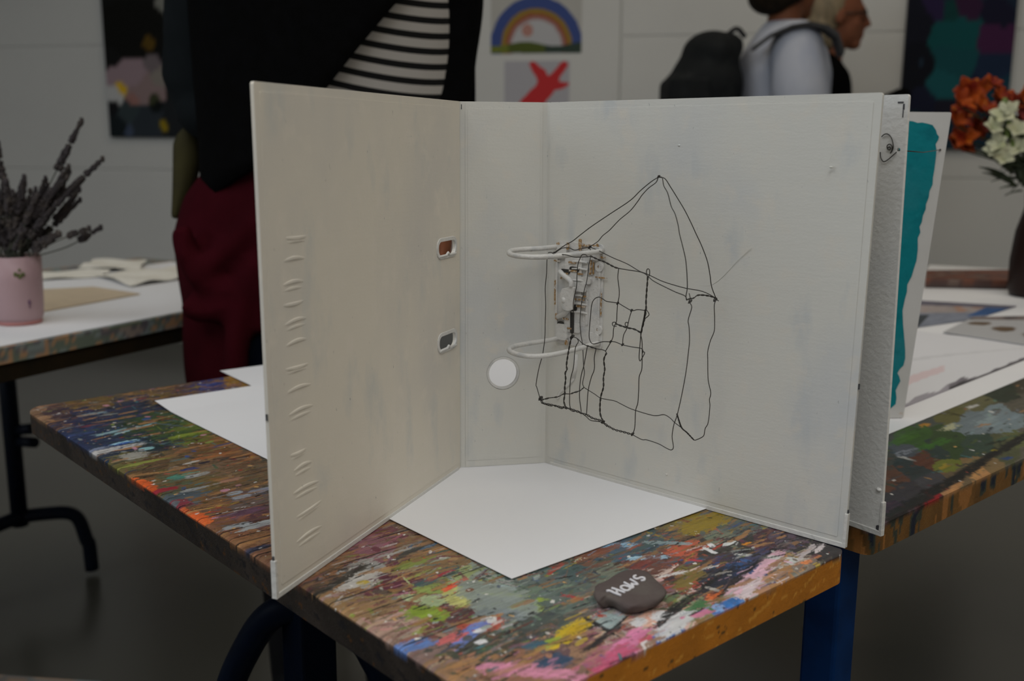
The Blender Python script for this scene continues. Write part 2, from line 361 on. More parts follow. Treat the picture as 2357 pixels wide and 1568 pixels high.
def tabletop(name, parent, s0, s1, t0, t1, step, sect, patches, strokes, side_fn, radii, seed, window=None):
    """slab with a painted top: fine grid, colour attribute, rounded corners"""
    ns, nt = int((s1-s0)/step)+1, int((t1-t0)/step)+1
    S, Tt = np.meshgrid(np.linspace(s0, s1, ns), np.linspace(t0, t1, nt)); S = S.ravel().copy(); Tt = Tt.ravel().copy()
    P = CORNER[None]+S[:, None]*AC+Tt[:, None]*AL
    d = P.copy(); d[:, 2] = T; d = d-CAM; w = np.maximum(d@FW, .05)
    X = W0/2+FPX*(d@RT)/w; Y = H0/2-FPX*(d@UP)/w
    rgb = patchwork(X, Y, S, Tt, patches, sect[0], sect[1], sect[2], seed)*strokes['k']
    base = rgb.copy().reshape(nt, ns, 3); img = rgb.reshape(nt, ns, 3); Sg = S.reshape(nt, ns); Tg = Tt.reshape(nt, ns); Xg = X.reshape(nt, ns); Yg = Y.reshape(nt, ns)
    nz = fbm(S*90, Tt*420, seed+9, 3).reshape(nt, ns); nf = vnoise(S*700, Tt*1500, seed+11).reshape(nt, ns)
    nd = fbm(S*60+9, Tt*900+5, seed+51, 3).reshape(nt, ns)
    r = np.random.default_rng(seed)
    def stroke(cs, ct, ln, wd, ang, col, rough=.5, al=1.):
        ext = ln/2+wd
        i0, i1 = int((ct-ext-t0)/step), int((ct+ext-t0)/step)+2; j0, j1 = int((cs-ext-s0)/step), int((cs+ext-s0)/step)+2
        i0, j0 = max(i0, 0), max(j0, 0)
        if i0 >= i1 or j0 >= j1 or i1 <= 0 or j1 <= 0: return
        a = Sg[i0:i1, j0:j1]-cs; q = Tg[i0:i1, j0:j1]-ct; c, s = math.cos(ang), math.sin(ang)
        u = (a*c+q*s)/(ln/2); v = (-a*s+q*c)/(wd/2)
        q_ = np.abs(u)**3+np.abs(v)**2.2+(nz[i0:i1, j0:j1]-.5)*3.2*rough+(nf[i0:i1, j0:j1]-.5)*1.3*rough
        a_ = (np.clip((1-q_)/.28, 0, 1)*al*np.clip(.25+1.6*nd[i0:i1, j0:j1], 0, 1))[..., None]
        sub = img[i0:i1, j0:j1]; sub[...] = sub*(1-a_)+np.asarray(col)*a_
    for k in range(strokes['n']):
        cs, ct = r.uniform(s0, s1), r.uniform(t0, t1)
        i, j = int((ct+r.normal(0, .018)-t0)/step), int((cs+r.normal(0, .025)-s0)/step)
        c = base[min(max(i, 0), nt-1), min(max(j, 0), ns-1)]*r.uniform(.40, 1.45)*(1+r.normal(0, .10, 3))
        if r.random() < .05: c = linarr(strokes['pal'][r.integers(len(strokes['pal']))])*strokes['k']
        f = strokes.get('fall', 1); g = r.random()
        stroke(cs, ct, (.004+.028*g**2)*f, (.0009+.0042*r.random()**2)*f, r.normal(0, .25)+(math.pi/2 if r.random() < .12 else 0), np.clip(c, .002, .8), .7, r.uniform(.55, 1))
    for (px, py, l, w_, ang, c, *ro) in strokes['blots']:
        cs, ct = st_of(px, py); a_ = math.radians(ang); l, w_ = l/1000, w_/1000; c = linarr(c)*strokes['k']; ro = ro[0] if ro else .55
        stroke(cs, ct, l, w_*.9, a_, np.clip(c, .002, .8), ro+.15, .9)
        for k in range(7):
            du, dv = r.uniform(-.33, .33)*l, r.uniform(-.36, .36)*w_
            stroke(cs+du*math.cos(a_)-dv*math.sin(a_), ct+du*math.sin(a_)+dv*math.cos(a_), l*r.uniform(.25, .65), w_*r.uniform(.18, .45), a_+r.normal(0, .14), np.clip(c*r.uniform(.72, 1.18), .002, .82), .8, r.uniform(.5, .95))
    for k in range(strokes['n']//22):                    # bare wood, black dashes
        cs, ct = r.uniform(s0, s1), r.uniform(t0, t1)
        if k % 2: stroke(cs, ct, r.uniform(.006, .030), r.uniform(.0006, .0022), r.normal(.05, .2), (.008, .008, .009), .5, .9)
        else: stroke(cs, ct, r.uniform(.008, .034), r.uniform(.002, .006), r.normal(0, .12), np.clip(linarr((142, 104, 66))*strokes['k']*r.uniform(.7, 1.15), 0, .8), .6, .85)
    for k in range(strokes['n']//40):                    # angular flecks and knife marks
        cs, ct = r.uniform(s0, s1), r.uniform(t0, t1); i, j = int((ct+r.normal(0, .012)-t0)/step), int((cs+r.normal(0, .02)-s0)/step)
        c = base[min(max(i, 0), nt-1), min(max(j, 0), ns-1)]*r.uniform(.8, 1.6) if r.random() < .8 else linarr(strokes['pal'][r.integers(len(strokes['pal']))])*strokes['k']
        l_ = r.uniform(.004, .012); stroke(cs, ct, l_, l_*r.uniform(.35, .8), r.uniform(-1.6, 1.6), np.clip(c, .002, .8), .25, .95)
    for k in range(strokes['smear']):                    # small drags of the neighbouring paint
        cs, ct = r.uniform(s0, s1), r.uniform(t0, t1); i, j = int((ct+r.normal(0, .004)-t0)/step), int((cs+r.normal(0, .010)-s0)/step)
        c = img[min(max(i, 0), nt-1), min(max(j, 0), ns-1)].copy()*r.uniform(.62, 1.22)
        stroke(cs, ct, .004+.016*r.random()**2, .0007+.0022*r.random()**2, r.normal(0, .18), np.clip(c, .002, .8), .9, r.uniform(.35, .9))
    for k in range(strokes['specks']):
        cs, ct = r.uniform(s0, s1), r.uniform(t0, t1); c = [(200, 195, 190), (20, 20, 22), (150, 60, 50), (60, 70, 90), (190, 150, 90)][r.choice(5, p=[.36, .38, .08, .1, .08])]
        q = .0008+.0020*r.random()**4; stroke(cs, ct, q*1.7, q, r.uniform(0, 3), np.clip(linarr(c)*strokes['k'], .002, .8), .4, r.uniform(.5, 1))
    # the slits and the grain, running across
    grain = fbm(S*14, Tt*700, seed+21, 3).reshape(nt, ns); img *= (.78+.42*grain)[..., None]
    for (px, py, l, w_) in strokes['slits']:
        cs, ct = st_of(px, py); stroke(cs, ct, l/1000, w_/1000, 0, (.006, .006, .006), .25, .92)
    # rounded corners
    for (cs, ct, rad, sx, sy) in radii:
        m = ((S-cs)*sx > 0) & ((Tt-ct)*sy > 0); dd = np.hypot(S-cs, Tt-ct); k = m & (dd > rad)
        S[k] = cs+(S[k]-cs)/dd[k]*rad; Tt[k] = ct+(Tt[k]-ct)/dd[k]*rad
    me, quads = grid_mesh(name, None, ns, nt)
    edge = np.minimum(np.minimum(S-s0, s1-S), np.minimum(Tt-t0, t1-Tt))
    lum = img.reshape(-1, 3).mean(1)
    Z = T-.0012*np.clip(1-edge/.004, 0, 1)**2+.00025*(fbm(S*160, Tt*160, seed+5, 2)-.6)*(edge > .003)
    P = CORNER[None]+S[:, None]*AC+Tt[:, None]*AL; P[:, 2] = Z
    col = img.reshape(-1, 3)
    # rim: outline walked once, skirt down to the underside
    idx = np.arange(ns*nt).reshape(nt, ns)
    loop = list(idx[0, :])+list(idx[1:, -1])+list(idx[-1, -2::-1])+list(idx[-2:0:-1, 0])
    rows = 12; nl = len(loop); PV = [P]; CV = [col]; base_i = len(P)
    Ls = S[loop]; Lt = Tt[loop]
    for k in range(1, rows+1):
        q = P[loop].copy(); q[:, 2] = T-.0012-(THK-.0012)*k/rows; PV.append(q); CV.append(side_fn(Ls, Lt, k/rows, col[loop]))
    allP = np.concatenate(PV); allC = np.clip(np.concatenate(CV), .001, .85)
    F = quads.tolist(); prev = np.array(loop)
    for k in range(rows):
        cur = base_i+k*nl+np.arange(nl)
        for i in range(nl): F.append([int(prev[(i+1) % nl]), int(prev[i]), int(cur[i]), int(cur[(i+1) % nl])])
        prev = cur
    F.append([int(v) for v in prev[::-1]])
    org = np.array(parent.location)
    me.from_pydata((allP-org[None]).tolist(), [], F); set_color(me, allC); me.materials.append(M['wood_paint'])
    o = bpy.data.objects.new(name, me); COL.objects.link(o); o.parent = parent
    return o

PAL = [(190, 188, 184), (30, 30, 32), (150, 60, 45), (45, 70, 120), (160, 140, 50), (110, 120, 60), (60, 100, 105), (170, 120, 135), (90, 40, 55), (120, 85, 55), (130, 135, 130)]
K_TOP = 1.42
near_patches = [(x, y, rx, rx*.62, *c) for x, y, rx, c in [
 (130,960,30,(60,45,50)),(95,965,26,(112,86,64)),(200,960,40,(36,40,62)),(330,930,45,(38,44,62)),(250,1000,45,(36,44,68)),(300,990,30,(44,58,36)),(370,970,38,(48,64,36)),(180,1010,36,(35,44,70)),
 (330,1015,34,(28,42,44)),(240,1035,30,(36,46,62)),(430,1002,30,(80,92,36)),(390,1010,26,(40,42,50)),(450,1030,34,(90,70,45)),(520,1040,36,(112,74,48)),(300,1060,30,(88,82,48)),(350,1080,40,(82,62,42)),(420,1060,34,(98,80,56)),
 (500,1070,38,(105,84,64)),(400,1100,34,(76,80,58)),(470,1120,34,(96,80,50)),(560,1100,36,(100,80,60)),(340,1108,28,(96,74,45)),(430,1150,28,(74,80,84)),(480,1160,36,(112,80,52)),(560,1150,36,(88,76,70)),(520,1200,44,(106,72,52)),
 (590,1185,32,(84,58,60)),(560,1245,40,(118,84,58)),(600,1285,34,(112,80,60)),(200,925,40,(96,76,40)),(350,898,44,(104,82,46)),(420,890,30,(80,60,50)),(480,876,34,(52,60,106)),(530,868,30,(125,92,40)),
 (900,1235,34,(92,50,60)),(868,1258,34,(118,78,88)),(950,1258,36,(112,86,60)),(830,1325,34,(140,138,132)),(905,1335,44,(82,36,52)),(990,1290,44,(122,96,66)),(780,1300,34,(118,86,60)),(752,1345,26,(58,50,45)),(800,1390,44,(122,96,66)),
 (890,1400,40,(122,98,70)),(920,1435,40,(156,130,120)),(960,1385,34,(112,76,56)),(980,1412,30,(108,128,44)),(870,1455,36,(140,115,100)),(1000,1440,34,(100,62,56)),(1050,1410,36,(82,46,50)),(1095,1355,46,(122,132,122)),(1130,1400,46,(112,120,114)),
 (1250,1345,44,(88,98,94)),(1200,1370,34,(92,108,92)),(1060,1335,30,(134,144,102)),(1000,1345,26,(122,132,70)),(1170,1425,34,(90,100,95)),(1290,1375,40,(82,94,88)),(1060,1485,50,(56,56,52)),(1140,1505,50,(60,65,52)),(1250,1440,44,(66,74,70)),
 (1220,1475,34,(62,66,64)),(1350,1428,34,(90,85,78)),(1400,1425,36,(150,140,140)),(1430,1455,40,(135,114,104)),(1350,1492,44,(132,102,80)),(1200,1535,50,(122,86,66)),(1100,1545,50,(128,98,72)),(1290,1500,34,(92,70,72)),(1000,1500,40,(110,90,85)),(940,1470,34,(130,110,95)),
 (1200,1310,40,(60,72,70)),(1300,1305,46,(66,82,82)),(1350,1288,30,(102,74,60)),(1450,1262,40,(60,80,94)),(1500,1240,40,(60,75,75)),(1550,1200,36,(106,95,60)),(1620,1192,36,(124,106,36)),(1570,1222,30,(110,86,60)),(1700,1212,40,(78,86,84)),
 (1575,1262,28,(150,78,56)),(1660,1238,30,(104,108,92)),(1640,1272,40,(54,50,48)),(1700,1262,44,(48,46,44)),(1760,1258,40,(72,46,52)),(1860,1262,44,(45,42,42)),(1810,1248,30,(78,66,76)),(1500,1310,44,(92,58,50)),(1400,1330,34,(100,105,92)),(1550,1335,36,(84,58,46)),(1565,1322,26,(102,90,44)),
 (1595,1348,30,(142,62,52)),(1650,1330,40,(42,44,58)),(1695,1312,30,(40,66,106)),(1640,1350,26,(40,36,40)),(1765,1298,28,(168,134,148)),(1700,1340,30,(176,142,152)),(1795,1308,34,(142,104,66)),(1850,1288,34,(110,98,88)),(1730,1290,26,(60,60,82)),
 (1650,1372,30,(150,90,58)),(1600,1390,30,(110,118,90)),(1690,1365,26,(150,146,140)),(1540,1425,34,(178,150,140)),(1560,1400,26,(96,110,76)),(1500,1440,30,(160,130,112)),(1430,1500,36,(178,112,140)),(1500,1478,26,(170,84,96)),(1380,1522,30,(150,88,102)),(1460,1470,30,(130,104,86)),(1300,1545,40,(120,92,80)),
 (700,1330,26,(95,70,60)),(690,1250,40,(112,80,58)),(1000,1150,90,(110,90,70)),(1300,1150,90,(100,90,70)),(800,1000,100,(70,70,60)),(1000,950,100,(80,70,60))]]
near_blots = [  # px, py, length mm, width mm, angle (0 = across), colour, roughness
 (212,953,30,9,0,(128,150,158)),(255,995,34,7,8,(122,150,156)),(300,990,52,6,20,(126,156,162)),(284,1019,34,10,0,(30,60,132)),(290,1018,30,10,0,(150,190,205)),(290,1019,22,6,0,(30,64,130)),(262,1034,66,17,0,(168,166,164),.35),(310,1048,24,24,0,(140,138,130)),(337,1033,16,9,0,(136,182,186),.2),
 (437,1080,16,9,0,(28,48,100)),(425,1095,34,14,0,(64,120,106)),(455,1093,24,10,0,(140,142,140),.2),(380,1128,26,12,0,(130,36,46)),(423,1143,44,22,0,(70,80,86),.9),(450,1125,26,8,0,(136,138,138)),(300,1100,20,8,-70,(190,86,40)),(330,1112,26,12,-75,(192,84,38)),(345,1120,20,10,-80,(190,80,36)),
 (430,1180,34,14,-75,(194,92,48)),(460,1198,26,14,-80,(200,92,44)),(445,1185,30,12,-70,(190,84,40)),(410,1160,20,20,0,(120,50,60)),(540,1135,14,10,0,(136,142,148),.2),(557,1143,18,10,0,(138,142,148),.2),(600,1128,24,10,0,(120,122,134),.2),(600,1207,34,12,0,(146,150,150),.25),(545,1210,24,9,0,(136,140,142),.2),(588,1264,28,10,0,(52,54,72),.2),(470,1065,12,8,0,(28,30,44),.2),(450,1055,26,3,-60,(36,36,44)),
 (530,1105,22,10,0,(150,110,90),.8),(560,1180,40,14,0,(88,62,78)),(490,1050,40,9,0,(140,88,52)),
 (980,1252,26,14,0,(44,82,110)),(830,1318,22,20,60,(150,150,146),.5),(822,1335,44,18,0,(166,164,160),.4),(860,1300,30,12,90,(140,140,138),.4),(900,1275,74,5,-6,(140,138,134)),(960,1262,60,6,14,(52,54,52)),(790,1332,70,9,22,(48,46,42)),(935,1300,40,10,0,(126,118,46)),(950,1298,34,9,0,(112,124,62)),(1000,1330,44,14,10,(56,80,82)),(1010,1325,26,6,5,(150,50,60)),
 (1000,1357,30,14,-30,(126,142,74)),(975,1380,34,14,-60,(146,160,122)),(980,1412,32,22,-60,(112,132,42),.25),(1050,1372,34,16,60,(172,172,102),.4),(1040,1350,18,6,10,(190,70,48)),(1055,1340,16,6,0,(180,66,46)),(1165,1370,52,10,-62,(132,150,58),.25),(1190,1395,34,16,-40,(136,156,82),.3),(1155,1352,26,8,-60,(150,170,178),.4),(1182,1412,20,9,-50,(160,170,196),.5),(1320,1375,18,5,-70,(150,46,50),.3),(1130,1365,50,30,-50,(124,132,124),.3),(1160,1395,46,30,-50,(118,126,122),.3),
 (1145,1415,30,18,-40,(112,120,122)),(1312,1455,50,14,18,(176,150,30),.35),(1330,1448,26,9,18,(170,140,30)),(1260,1482,24,9,0,(132,152,60)),(1230,1485,16,9,0,(54,84,100)),(1110,1440,30,18,-20,(150,66,52)),(1085,1455,44,12,20,(90,112,170)),(1040,1470,22,10,0,(176,90,90)),(1105,1452,8,6,0,(200,200,205),.2),(1108,1478,8,6,0,(200,200,205),.2),(945,1487,34,14,-10,(80,108,160)),(1270,1525,26,20,0,(42,66,92),.15),(1220,1548,60,12,-45,(190,124,148),.3),(1160,1538,36,12,-40,(188,122,146)),
 (1400,1428,22,22,50,(134,150,150),.5),(1378,1440,34,4,85,(36,34,36)),(1390,1468,50,5,10,(36,34,36)),(1430,1495,60,12,14,(190,112,146),.4),(1405,1515,40,10,10,(170,76,104)),(1500,1474,18,12,0,(178,78,96),.3),(1490,1482,8,8,0,(215,205,205),.2),(1540,1460,26,16,0,(46,92,152),.15),(1500,1425,24,18,0,(206,156,138),.3),(1520,1418,16,14,0,(196,196,198),.4),(1470,1432,14,12,0,(200,198,200),.3),(1545,1440,40,10,14,(180,180,182),.7),(1575,1425,50,8,16,(178,178,178),.8),
 (1664,1403,22,12,10,(46,96,160),.2),(1685,1386,16,10,10,(50,104,166),.2),(1650,1400,12,8,0,(120,150,190)),(1605,1395,20,12,0,(60,100,60)),(1626,1405,12,10,0,(66,104,66)),(1615,1412,16,9,0,(190,110,140),.4),(1640,1372,18,10,0,(196,96,44),.5),(1722,1352,40,10,14,(196,180,184),.6),(1700,1340,44,12,14,(186,148,160),.3),(1765,1300,56,11,14,(190,152,166),.35),
 (1775,1283,56,7,-55,(176,178,174),.15),(1815,1296,18,8,-20,(170,172,168),.3),(1700,1312,40,14,0,(36,62,104),.5),(1660,1330,70,16,14,(32,34,46)),(1715,1318,110,6,14,(22,22,24)),(1600,1368,110,6,14,(22,22,24)),(1580,1265,34,14,10,(170,80,58),.5),(1610,1260,22,8,0,(160,76,56)),(1637,1255,10,6,70,(206,206,208),.2),(1635,1268,14,5,80,(206,206,208),.2),(1675,1250,14,6,0,(190,192,190),.8),(1535,1250,40,7,-45,(120,136,138),.3),(1620,1205,60,22,0,(128,108,30),.5),(1420,1255,36,10,-30,(118,150,172),.6),(1490,1285,30,9,-30,(140,172,190),.6),(1350,1282,24,9,0,(160,166,140)),(1380,1272,50,12,0,(112,68,52)),
 (1720,1252,10,4,0,(206,130,30),.2),(1600,1290,12,4,-60,(170,50,60)),(1740,1280,40,8,10,(60,60,86)),(1860,1268,40,4,14,(170,160,160),.9),(1890,1260,30,4,14,(190,180,180),.9),(1858,1294,12,6,0,(200,120,70),.2),(1520,1325,44,5,10,(180,160,150),1.0),(1480,1305,44,5,10,(170,150,145),1.0),(1570,1318,60,3,-18,(190,188,185),1.0),(1480,1300,40,10,10,(110,52,46)),(1590,1335,40,16,20,(110,94,46)),
 (180,1000,40,8,0,(44,58,96)),(400,1000,60,14,0,(50,68,38)),(220,1035,30,10,0,(110,118,140)),(435,1000,44,10,0,(110,124,46),.6),(330,1065,50,8,0,(126,132,62)),(520,1023,34,7,0,(54,66,98)),(360,975,70,3,-60,(70,84,90)),(350,1020,80,3,-60,(60,74,80)),(90,962,26,16,0,(140,108,80)),(500,868,40,16,0,(56,66,112)),(545,866,26,12,0,(160,120,50))]
near_slits = [(515,1226,60,1.4),(575,1230,70,1.8),(570,1246,80,2.2),(610,1260,60,1.6),(600,1276,60,2.),(1560,1195,2,2),(560,1170,90,1.2),(540,1100,90,1.2),(520,1060,70,1.),(920,1225,70,1.2),(850,1280,60,1.5),(800,1375,90,1.5),(900,1390,60,1.2),(1000,1460,90,1.4)]
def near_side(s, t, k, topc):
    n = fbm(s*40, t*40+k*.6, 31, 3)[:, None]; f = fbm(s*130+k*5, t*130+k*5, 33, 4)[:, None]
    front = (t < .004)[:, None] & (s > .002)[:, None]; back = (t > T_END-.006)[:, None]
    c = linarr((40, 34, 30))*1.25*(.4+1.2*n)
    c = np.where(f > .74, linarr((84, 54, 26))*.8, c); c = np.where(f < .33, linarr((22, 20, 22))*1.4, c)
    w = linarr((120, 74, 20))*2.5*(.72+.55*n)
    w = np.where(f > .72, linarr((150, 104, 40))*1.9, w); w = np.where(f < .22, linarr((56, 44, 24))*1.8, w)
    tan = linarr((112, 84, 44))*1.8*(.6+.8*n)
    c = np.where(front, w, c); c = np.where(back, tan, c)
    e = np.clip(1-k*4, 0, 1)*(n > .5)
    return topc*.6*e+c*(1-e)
nt_ = thing('work_table', 'paint-covered wooden work table under the open wire house binder', 'table', tb(S_END/2, T_END/2, 0))
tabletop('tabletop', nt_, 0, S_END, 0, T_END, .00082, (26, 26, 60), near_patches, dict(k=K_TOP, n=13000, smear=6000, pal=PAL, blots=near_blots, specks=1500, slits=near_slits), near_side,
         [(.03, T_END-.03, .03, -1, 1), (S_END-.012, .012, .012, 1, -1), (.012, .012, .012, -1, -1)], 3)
# steel under-frame and legs
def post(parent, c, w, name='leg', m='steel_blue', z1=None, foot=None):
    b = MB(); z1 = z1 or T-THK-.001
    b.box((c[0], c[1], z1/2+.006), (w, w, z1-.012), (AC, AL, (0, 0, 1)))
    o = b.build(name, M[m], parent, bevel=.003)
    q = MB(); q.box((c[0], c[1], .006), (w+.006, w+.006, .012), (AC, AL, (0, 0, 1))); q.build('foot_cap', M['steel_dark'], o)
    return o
p_ = tb(.16, .48); post(nt_, p_, .040, m='steel_blue_shaded')
P = [at_y(x, y, d) for x, y, d in ((690, 1395, .93), (645, 1404, .93), (603, 1438, .935), (566, 1498, .94), (536, 1562, .945), (514, 1640, .95), (500, 1740, .955))]
for z_ in (.22, .10, .012): q = P[6].copy(); q[2] = z_; q[0] -= .006; P.append(q)
b = MB(); b.tube(smooth_path(P, 5), .015, 12); b.build('foot', M['steel_blue_shaded'], nt_)
m_ = [2*p_-q for q in P]
for q, r_ in zip(m_, P): q[2] = r_[2]
b = MB(); b.tube(smooth_path(m_, 5), .015, 12); b.build('foot', M['steel_blue_shaded'], nt_)
b = MB(); b.box(tb(.16, .48, T-THK-.018), (S_END-.08, .04, .034), (AC, AL, (0, 0, 1))); b.build('cross_rail', M['steel_dark'], nt_)
b = MB(); b.box(tb(.16, .46, T-THK-.036), (.03, .56, .034), (AC, AL, (0, 0, 1))); b.build('long_rail', M['steel_dark'], nt_)
# second table: begins after a narrow gap
S2 = float((at_z(1992, 1286, T-THK)-CORNER)@AC); T2 = float((at_z(1992, 1286, T-THK)-CORNER)@AL)
second_patches = [(x, y, rx, rx*.6, *c) for x, y, rx, c in [
 (2060,1180,26,(52,38,50)),(2100,1010,34,(50,76,34)),(2180,1022,36,(46,62,34)),(2240,975,36,(96,106,110)),(2300,965,36,(104,116,120)),(2080,1035,26,(66,70,76)),(2130,1060,36,(80,48,36)),(2060,1100,30,(84,54,40)),(2170,1072,24,(96,100,40)),(2150,1040,34,(40,52,48)),
 (2190,955,30,(82,80,46)),(2240,930,30,(88,86,60)),(2310,900,34,(46,52,42)),(2357,880,40,(60,56,46)),(2100,1080,36,(44,50,50)),(2250,1030,30,(46,60,50)),(2150,1110,30,(60,58,62)),(2090,1140,30,(50,46,50)),(2200,1095,30,(90,76,56)),(2260,1065,26,(110,90,60)),(2310,1030,30,(70,72,50)),(2100,1172,20,(110,84,92)),(2140,1150,18,(120,26,30)),(2180,1125,20,(140,104,72)),(2050,1205,20,(130,104,110)),(2240,1085,18,(150,110,70)),(2340,1010,26,(80,84,52)),
 (2100,900,90,(60,64,60)),(2300,800,120,(80,70,60)),(1900,1000,120,(60,60,56)),(2600,900,200,(80,76,66))]]
second_blots = [(2240,935,30,7,0,(168,168,164),.4),(2188,983,40,10,0,(150,150,120),.7),(2130,978,16,10,0,(150,108,40)),(2085,1040,40,8,0,(112,116,124),.7),(2150,1022,60,14,0,(54,92,34),.7),(2080,1012,60,16,0,(56,88,30),.6),(2170,1075,20,6,0,(140,120,40)),(2290,1037,10,5,0,(176,160,40),.2),(2300,1045,6,4,0,(200,200,200),.2),(2120,1162,26,7,10,(150,24,30),.4),(2095,1180,40,8,14,(140,110,124),.8),(2200,1120,60,6,14,(160,116,74),.5),(2250,1090,50,6,14,(176,130,80),.5),(2320,1055,16,7,0,(40,60,100),.3),(2110,1168,30,4,14,(60,56,60),.8),(2120,1140,14,3,0,(170,170,172),1.),(2280,970,60,20,0,(116,128,130),.9),(2330,960,60,18,0,(104,116,122),.9)]
for k in range(14):
    f = k/13; second_blots.append((2062+f*330, 1183-f*200, 44, 15-4*f, 8, (26, 25, 24), .25))
def second_side(s, t, k, topc):
    n = fbm(s*50, t*50+k*.5, 61, 3)[:, None]; f = fbm(s*90, t*90+k*.4, 63, 3)[:, None]
    c = linarr((84, 58, 26))*1.8*(.55+.9*n); c = np.where(f < .42, linarr((44, 48, 40))*1.6, c); c = np.where(f < .33, linarr((22, 28, 40))*1.5, c); c = np.where(f > .68, linarr((120, 80, 40))*1.7, c)
    e = np.clip(1-k*5, 0, 1); return topc*e+c*(1-e)
st_ = thing('work_table', 'longer paint-covered work table behind, bearing the flower vase and drawings', 'table', tb(S2+.75, T2+.39, 0))
tabletop('tabletop', st_, S2+.005, S2+1.62, T2, T2+.72, .0024, (22, 26, 60), second_patches, dict(k=1.4, n=6000, smear=3000, pal=PAL[:2]+PAL[4:7]+PAL[8:], blots=second_blots, specks=900, slits=[], fall=1.3), second_side,
         [(S2+.013, T2+.008, .008, -1, -1)], 13)
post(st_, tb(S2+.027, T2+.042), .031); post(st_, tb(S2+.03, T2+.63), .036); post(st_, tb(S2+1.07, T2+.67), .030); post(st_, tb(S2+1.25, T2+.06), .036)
for t_ in (.10, .63):
    b = MB(); b.box(tb(S2+.80, T2+t_, T-THK-.02), (1.45, .03, .036), (AC, AL, (0, 0, 1))); b.build('frame_rail', M['steel_dark'], st_)

# left table
LA = at_z(0, 803, T); LB = at_z(415, 722, T); E1 = (LB-LA)/np.linalg.norm(LB-LA); E2 = np.cross([0, 0, 1.], E1)
def lt(a, c, z=T): p = LA+E1*a+E2*c; return np.array([p[0], p[1], z])
ltab = thing('work_table', 'white-papered work table at left holding the pink pot', 'table', lt(.2, .35, 0))
def rrect(x0, x1, y0, y1, r, n=6):
    out = []
    for cx, cy, a0 in ((x1-r, y0+r, -90), (x1-r, y1-r, 0), (x0+r, y1-r, 90), (x0+r, y0+r, 180)):
        out += [(cx+r*math.cos(math.radians(a0+90*k/n)), cy+r*math.sin(math.radians(a0+90*k/n))) for k in range(n+1)]
    return out
# slab as painted grid so that its rim carries dabs of colour too
def simple_painted_slab(name, parent, fr, a0, a1, c0, c1, cols, kk, seed, thk=THK):
    b = MB(); n1 = int((a1-a0)/.006); n2 = int((c1-c0)/.006)
    pts = []; idx = {}
    for i in range(n1+1):
        for j in range(n2+1): idx[i, j] = len(pts); pts.append((a0+(a1-a0)*i/n1, c0+(c1-c0)*j/n2, T))
    F = [(idx[i, j], idx[i+1, j], idx[i+1, j+1], idx[i, j+1]) for i in range(n1) for j in range(n2)]
    loop = [(i, 0) for i in range(n1)]+[(n1, j) for j in range(n2)]+[(i, n2) for i in range(n1, 0, -1)]+[(0, j) for j in range(n2, 0, -1)]
    prev = [idx[q] for q in loop]
    for k in range(1, 4):
        cur = []
        for q in loop: cur.append(len(pts)); x = pts[idx[q]]; pts.append((x[0], x[1], T-thk*k/3))
        for i in range(len(loop)): F.append((prev[(i+1) % len(loop)], prev[i], cur[i], cur[(i+1) % len(loop)]))
        prev = cur
    F.append(tuple(prev[::-1])); A = np.array(pts)
    n = .75*fbm(A[:, 0]*16, A[:, 1]*60+A[:, 2]*30, seed, 4)+.25*fbm(A[:, 0]*60, A[:, 1]*140+A[:, 2]*120, seed+7, 2); c = linarr(cols)[np.clip(((n-.25)/.5*len(cols)).astype(int), 0, len(cols)-1)]*kk
    P = np.array([fr(p[0], p[1], p[2]) for p in pts])-np.array(parent.location)[None]
    me = bpy.data.meshes.new(name); me.from_pydata(P.tolist(), [], F); set_color(me, np.clip(c, 0, .8)); me.materials.append(M['wood_paint'])
    o = bpy.data.objects.new(name, me); COL.objects.link(o); o.parent = parent; return o
L_END = .93
simple_painted_slab('tabletop', ltab, lt, -.55, L_END, 0, .72, [(74, 78, 76), (92, 96, 94), (140, 108, 80), (84, 92, 82), (104, 112, 110), (80, 76, 80), (116, 106, 98), (84, 96, 76)], 1.7, 77)
ax = (E1, E2, (0, 0, 1)); apm = mat('dark_brown_apron', (.020, .013, .006), .7, spec=.1, noise=(20, (.012, .010, .006), .4, .7, I3))
for c_, z_ in ((lt(.19, .02, T-THK-.014), (1.4, .03, .026)), (lt(.19, .70, T-THK-.014), (1.4, .03, .026)), (lt(-.5, .36, T-THK-.014), (.03, .65, .026)), (lt(.88, .36, T-THK-.014), (.03, .65, .026))):
    b = MB(); b.box(c_, z_, ax); b.build('apron', apm, ltab)
J = at_y(45, 1190, 2.15); 
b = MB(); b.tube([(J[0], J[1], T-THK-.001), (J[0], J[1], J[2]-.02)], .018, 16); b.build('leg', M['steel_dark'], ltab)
F1 = at_z(213, 1322, .0); F1[2] = 0
def foot_path(e): 
    z = J[2]; d = np.array([e[0]-J[0], e[1]-J[1], 0]); P = [np.array([J[0], J[1], z])]
    for f, zz in ((.35, z-.0), (.70, z-.005), (.86, z-.025), (.95, z-.075), (.985, z*.45), (1., .012)): q = P[0]+d*f; q[2] = zz; P.append(q)
    return smooth_path(P, 5)
for e in (F1, at_y(-95, 1330, 2.0)):
    b = MB(); b.tube(foot_path(e), .0155, 12); b.build('foot', M['steel_dark'], ltab)
for q in ((.86, .07),):
    b = MB(); p = lt(*q); b.tube([(p[0], p[1], T-THK-.001), (p[0], p[1], .0)], .017, 12); b.build('leg', M['steel_dark'], ltab)
b = MB(); p0 = at_y(40, 987, 2.13); p1 = at_y(78, 1018, 2.05); b.tube([at_y(42, 990, 2.15), at_y(78, 987, 2.12)], .012, 10); b.build('clamp', M['steel_dark'], ltab); b = MB(); b.tube([at_y(42, 1016, 2.15), at_y(80, 1019, 2.12)], .012, 10); b.build('clamp', M['steel_dark'], ltab)

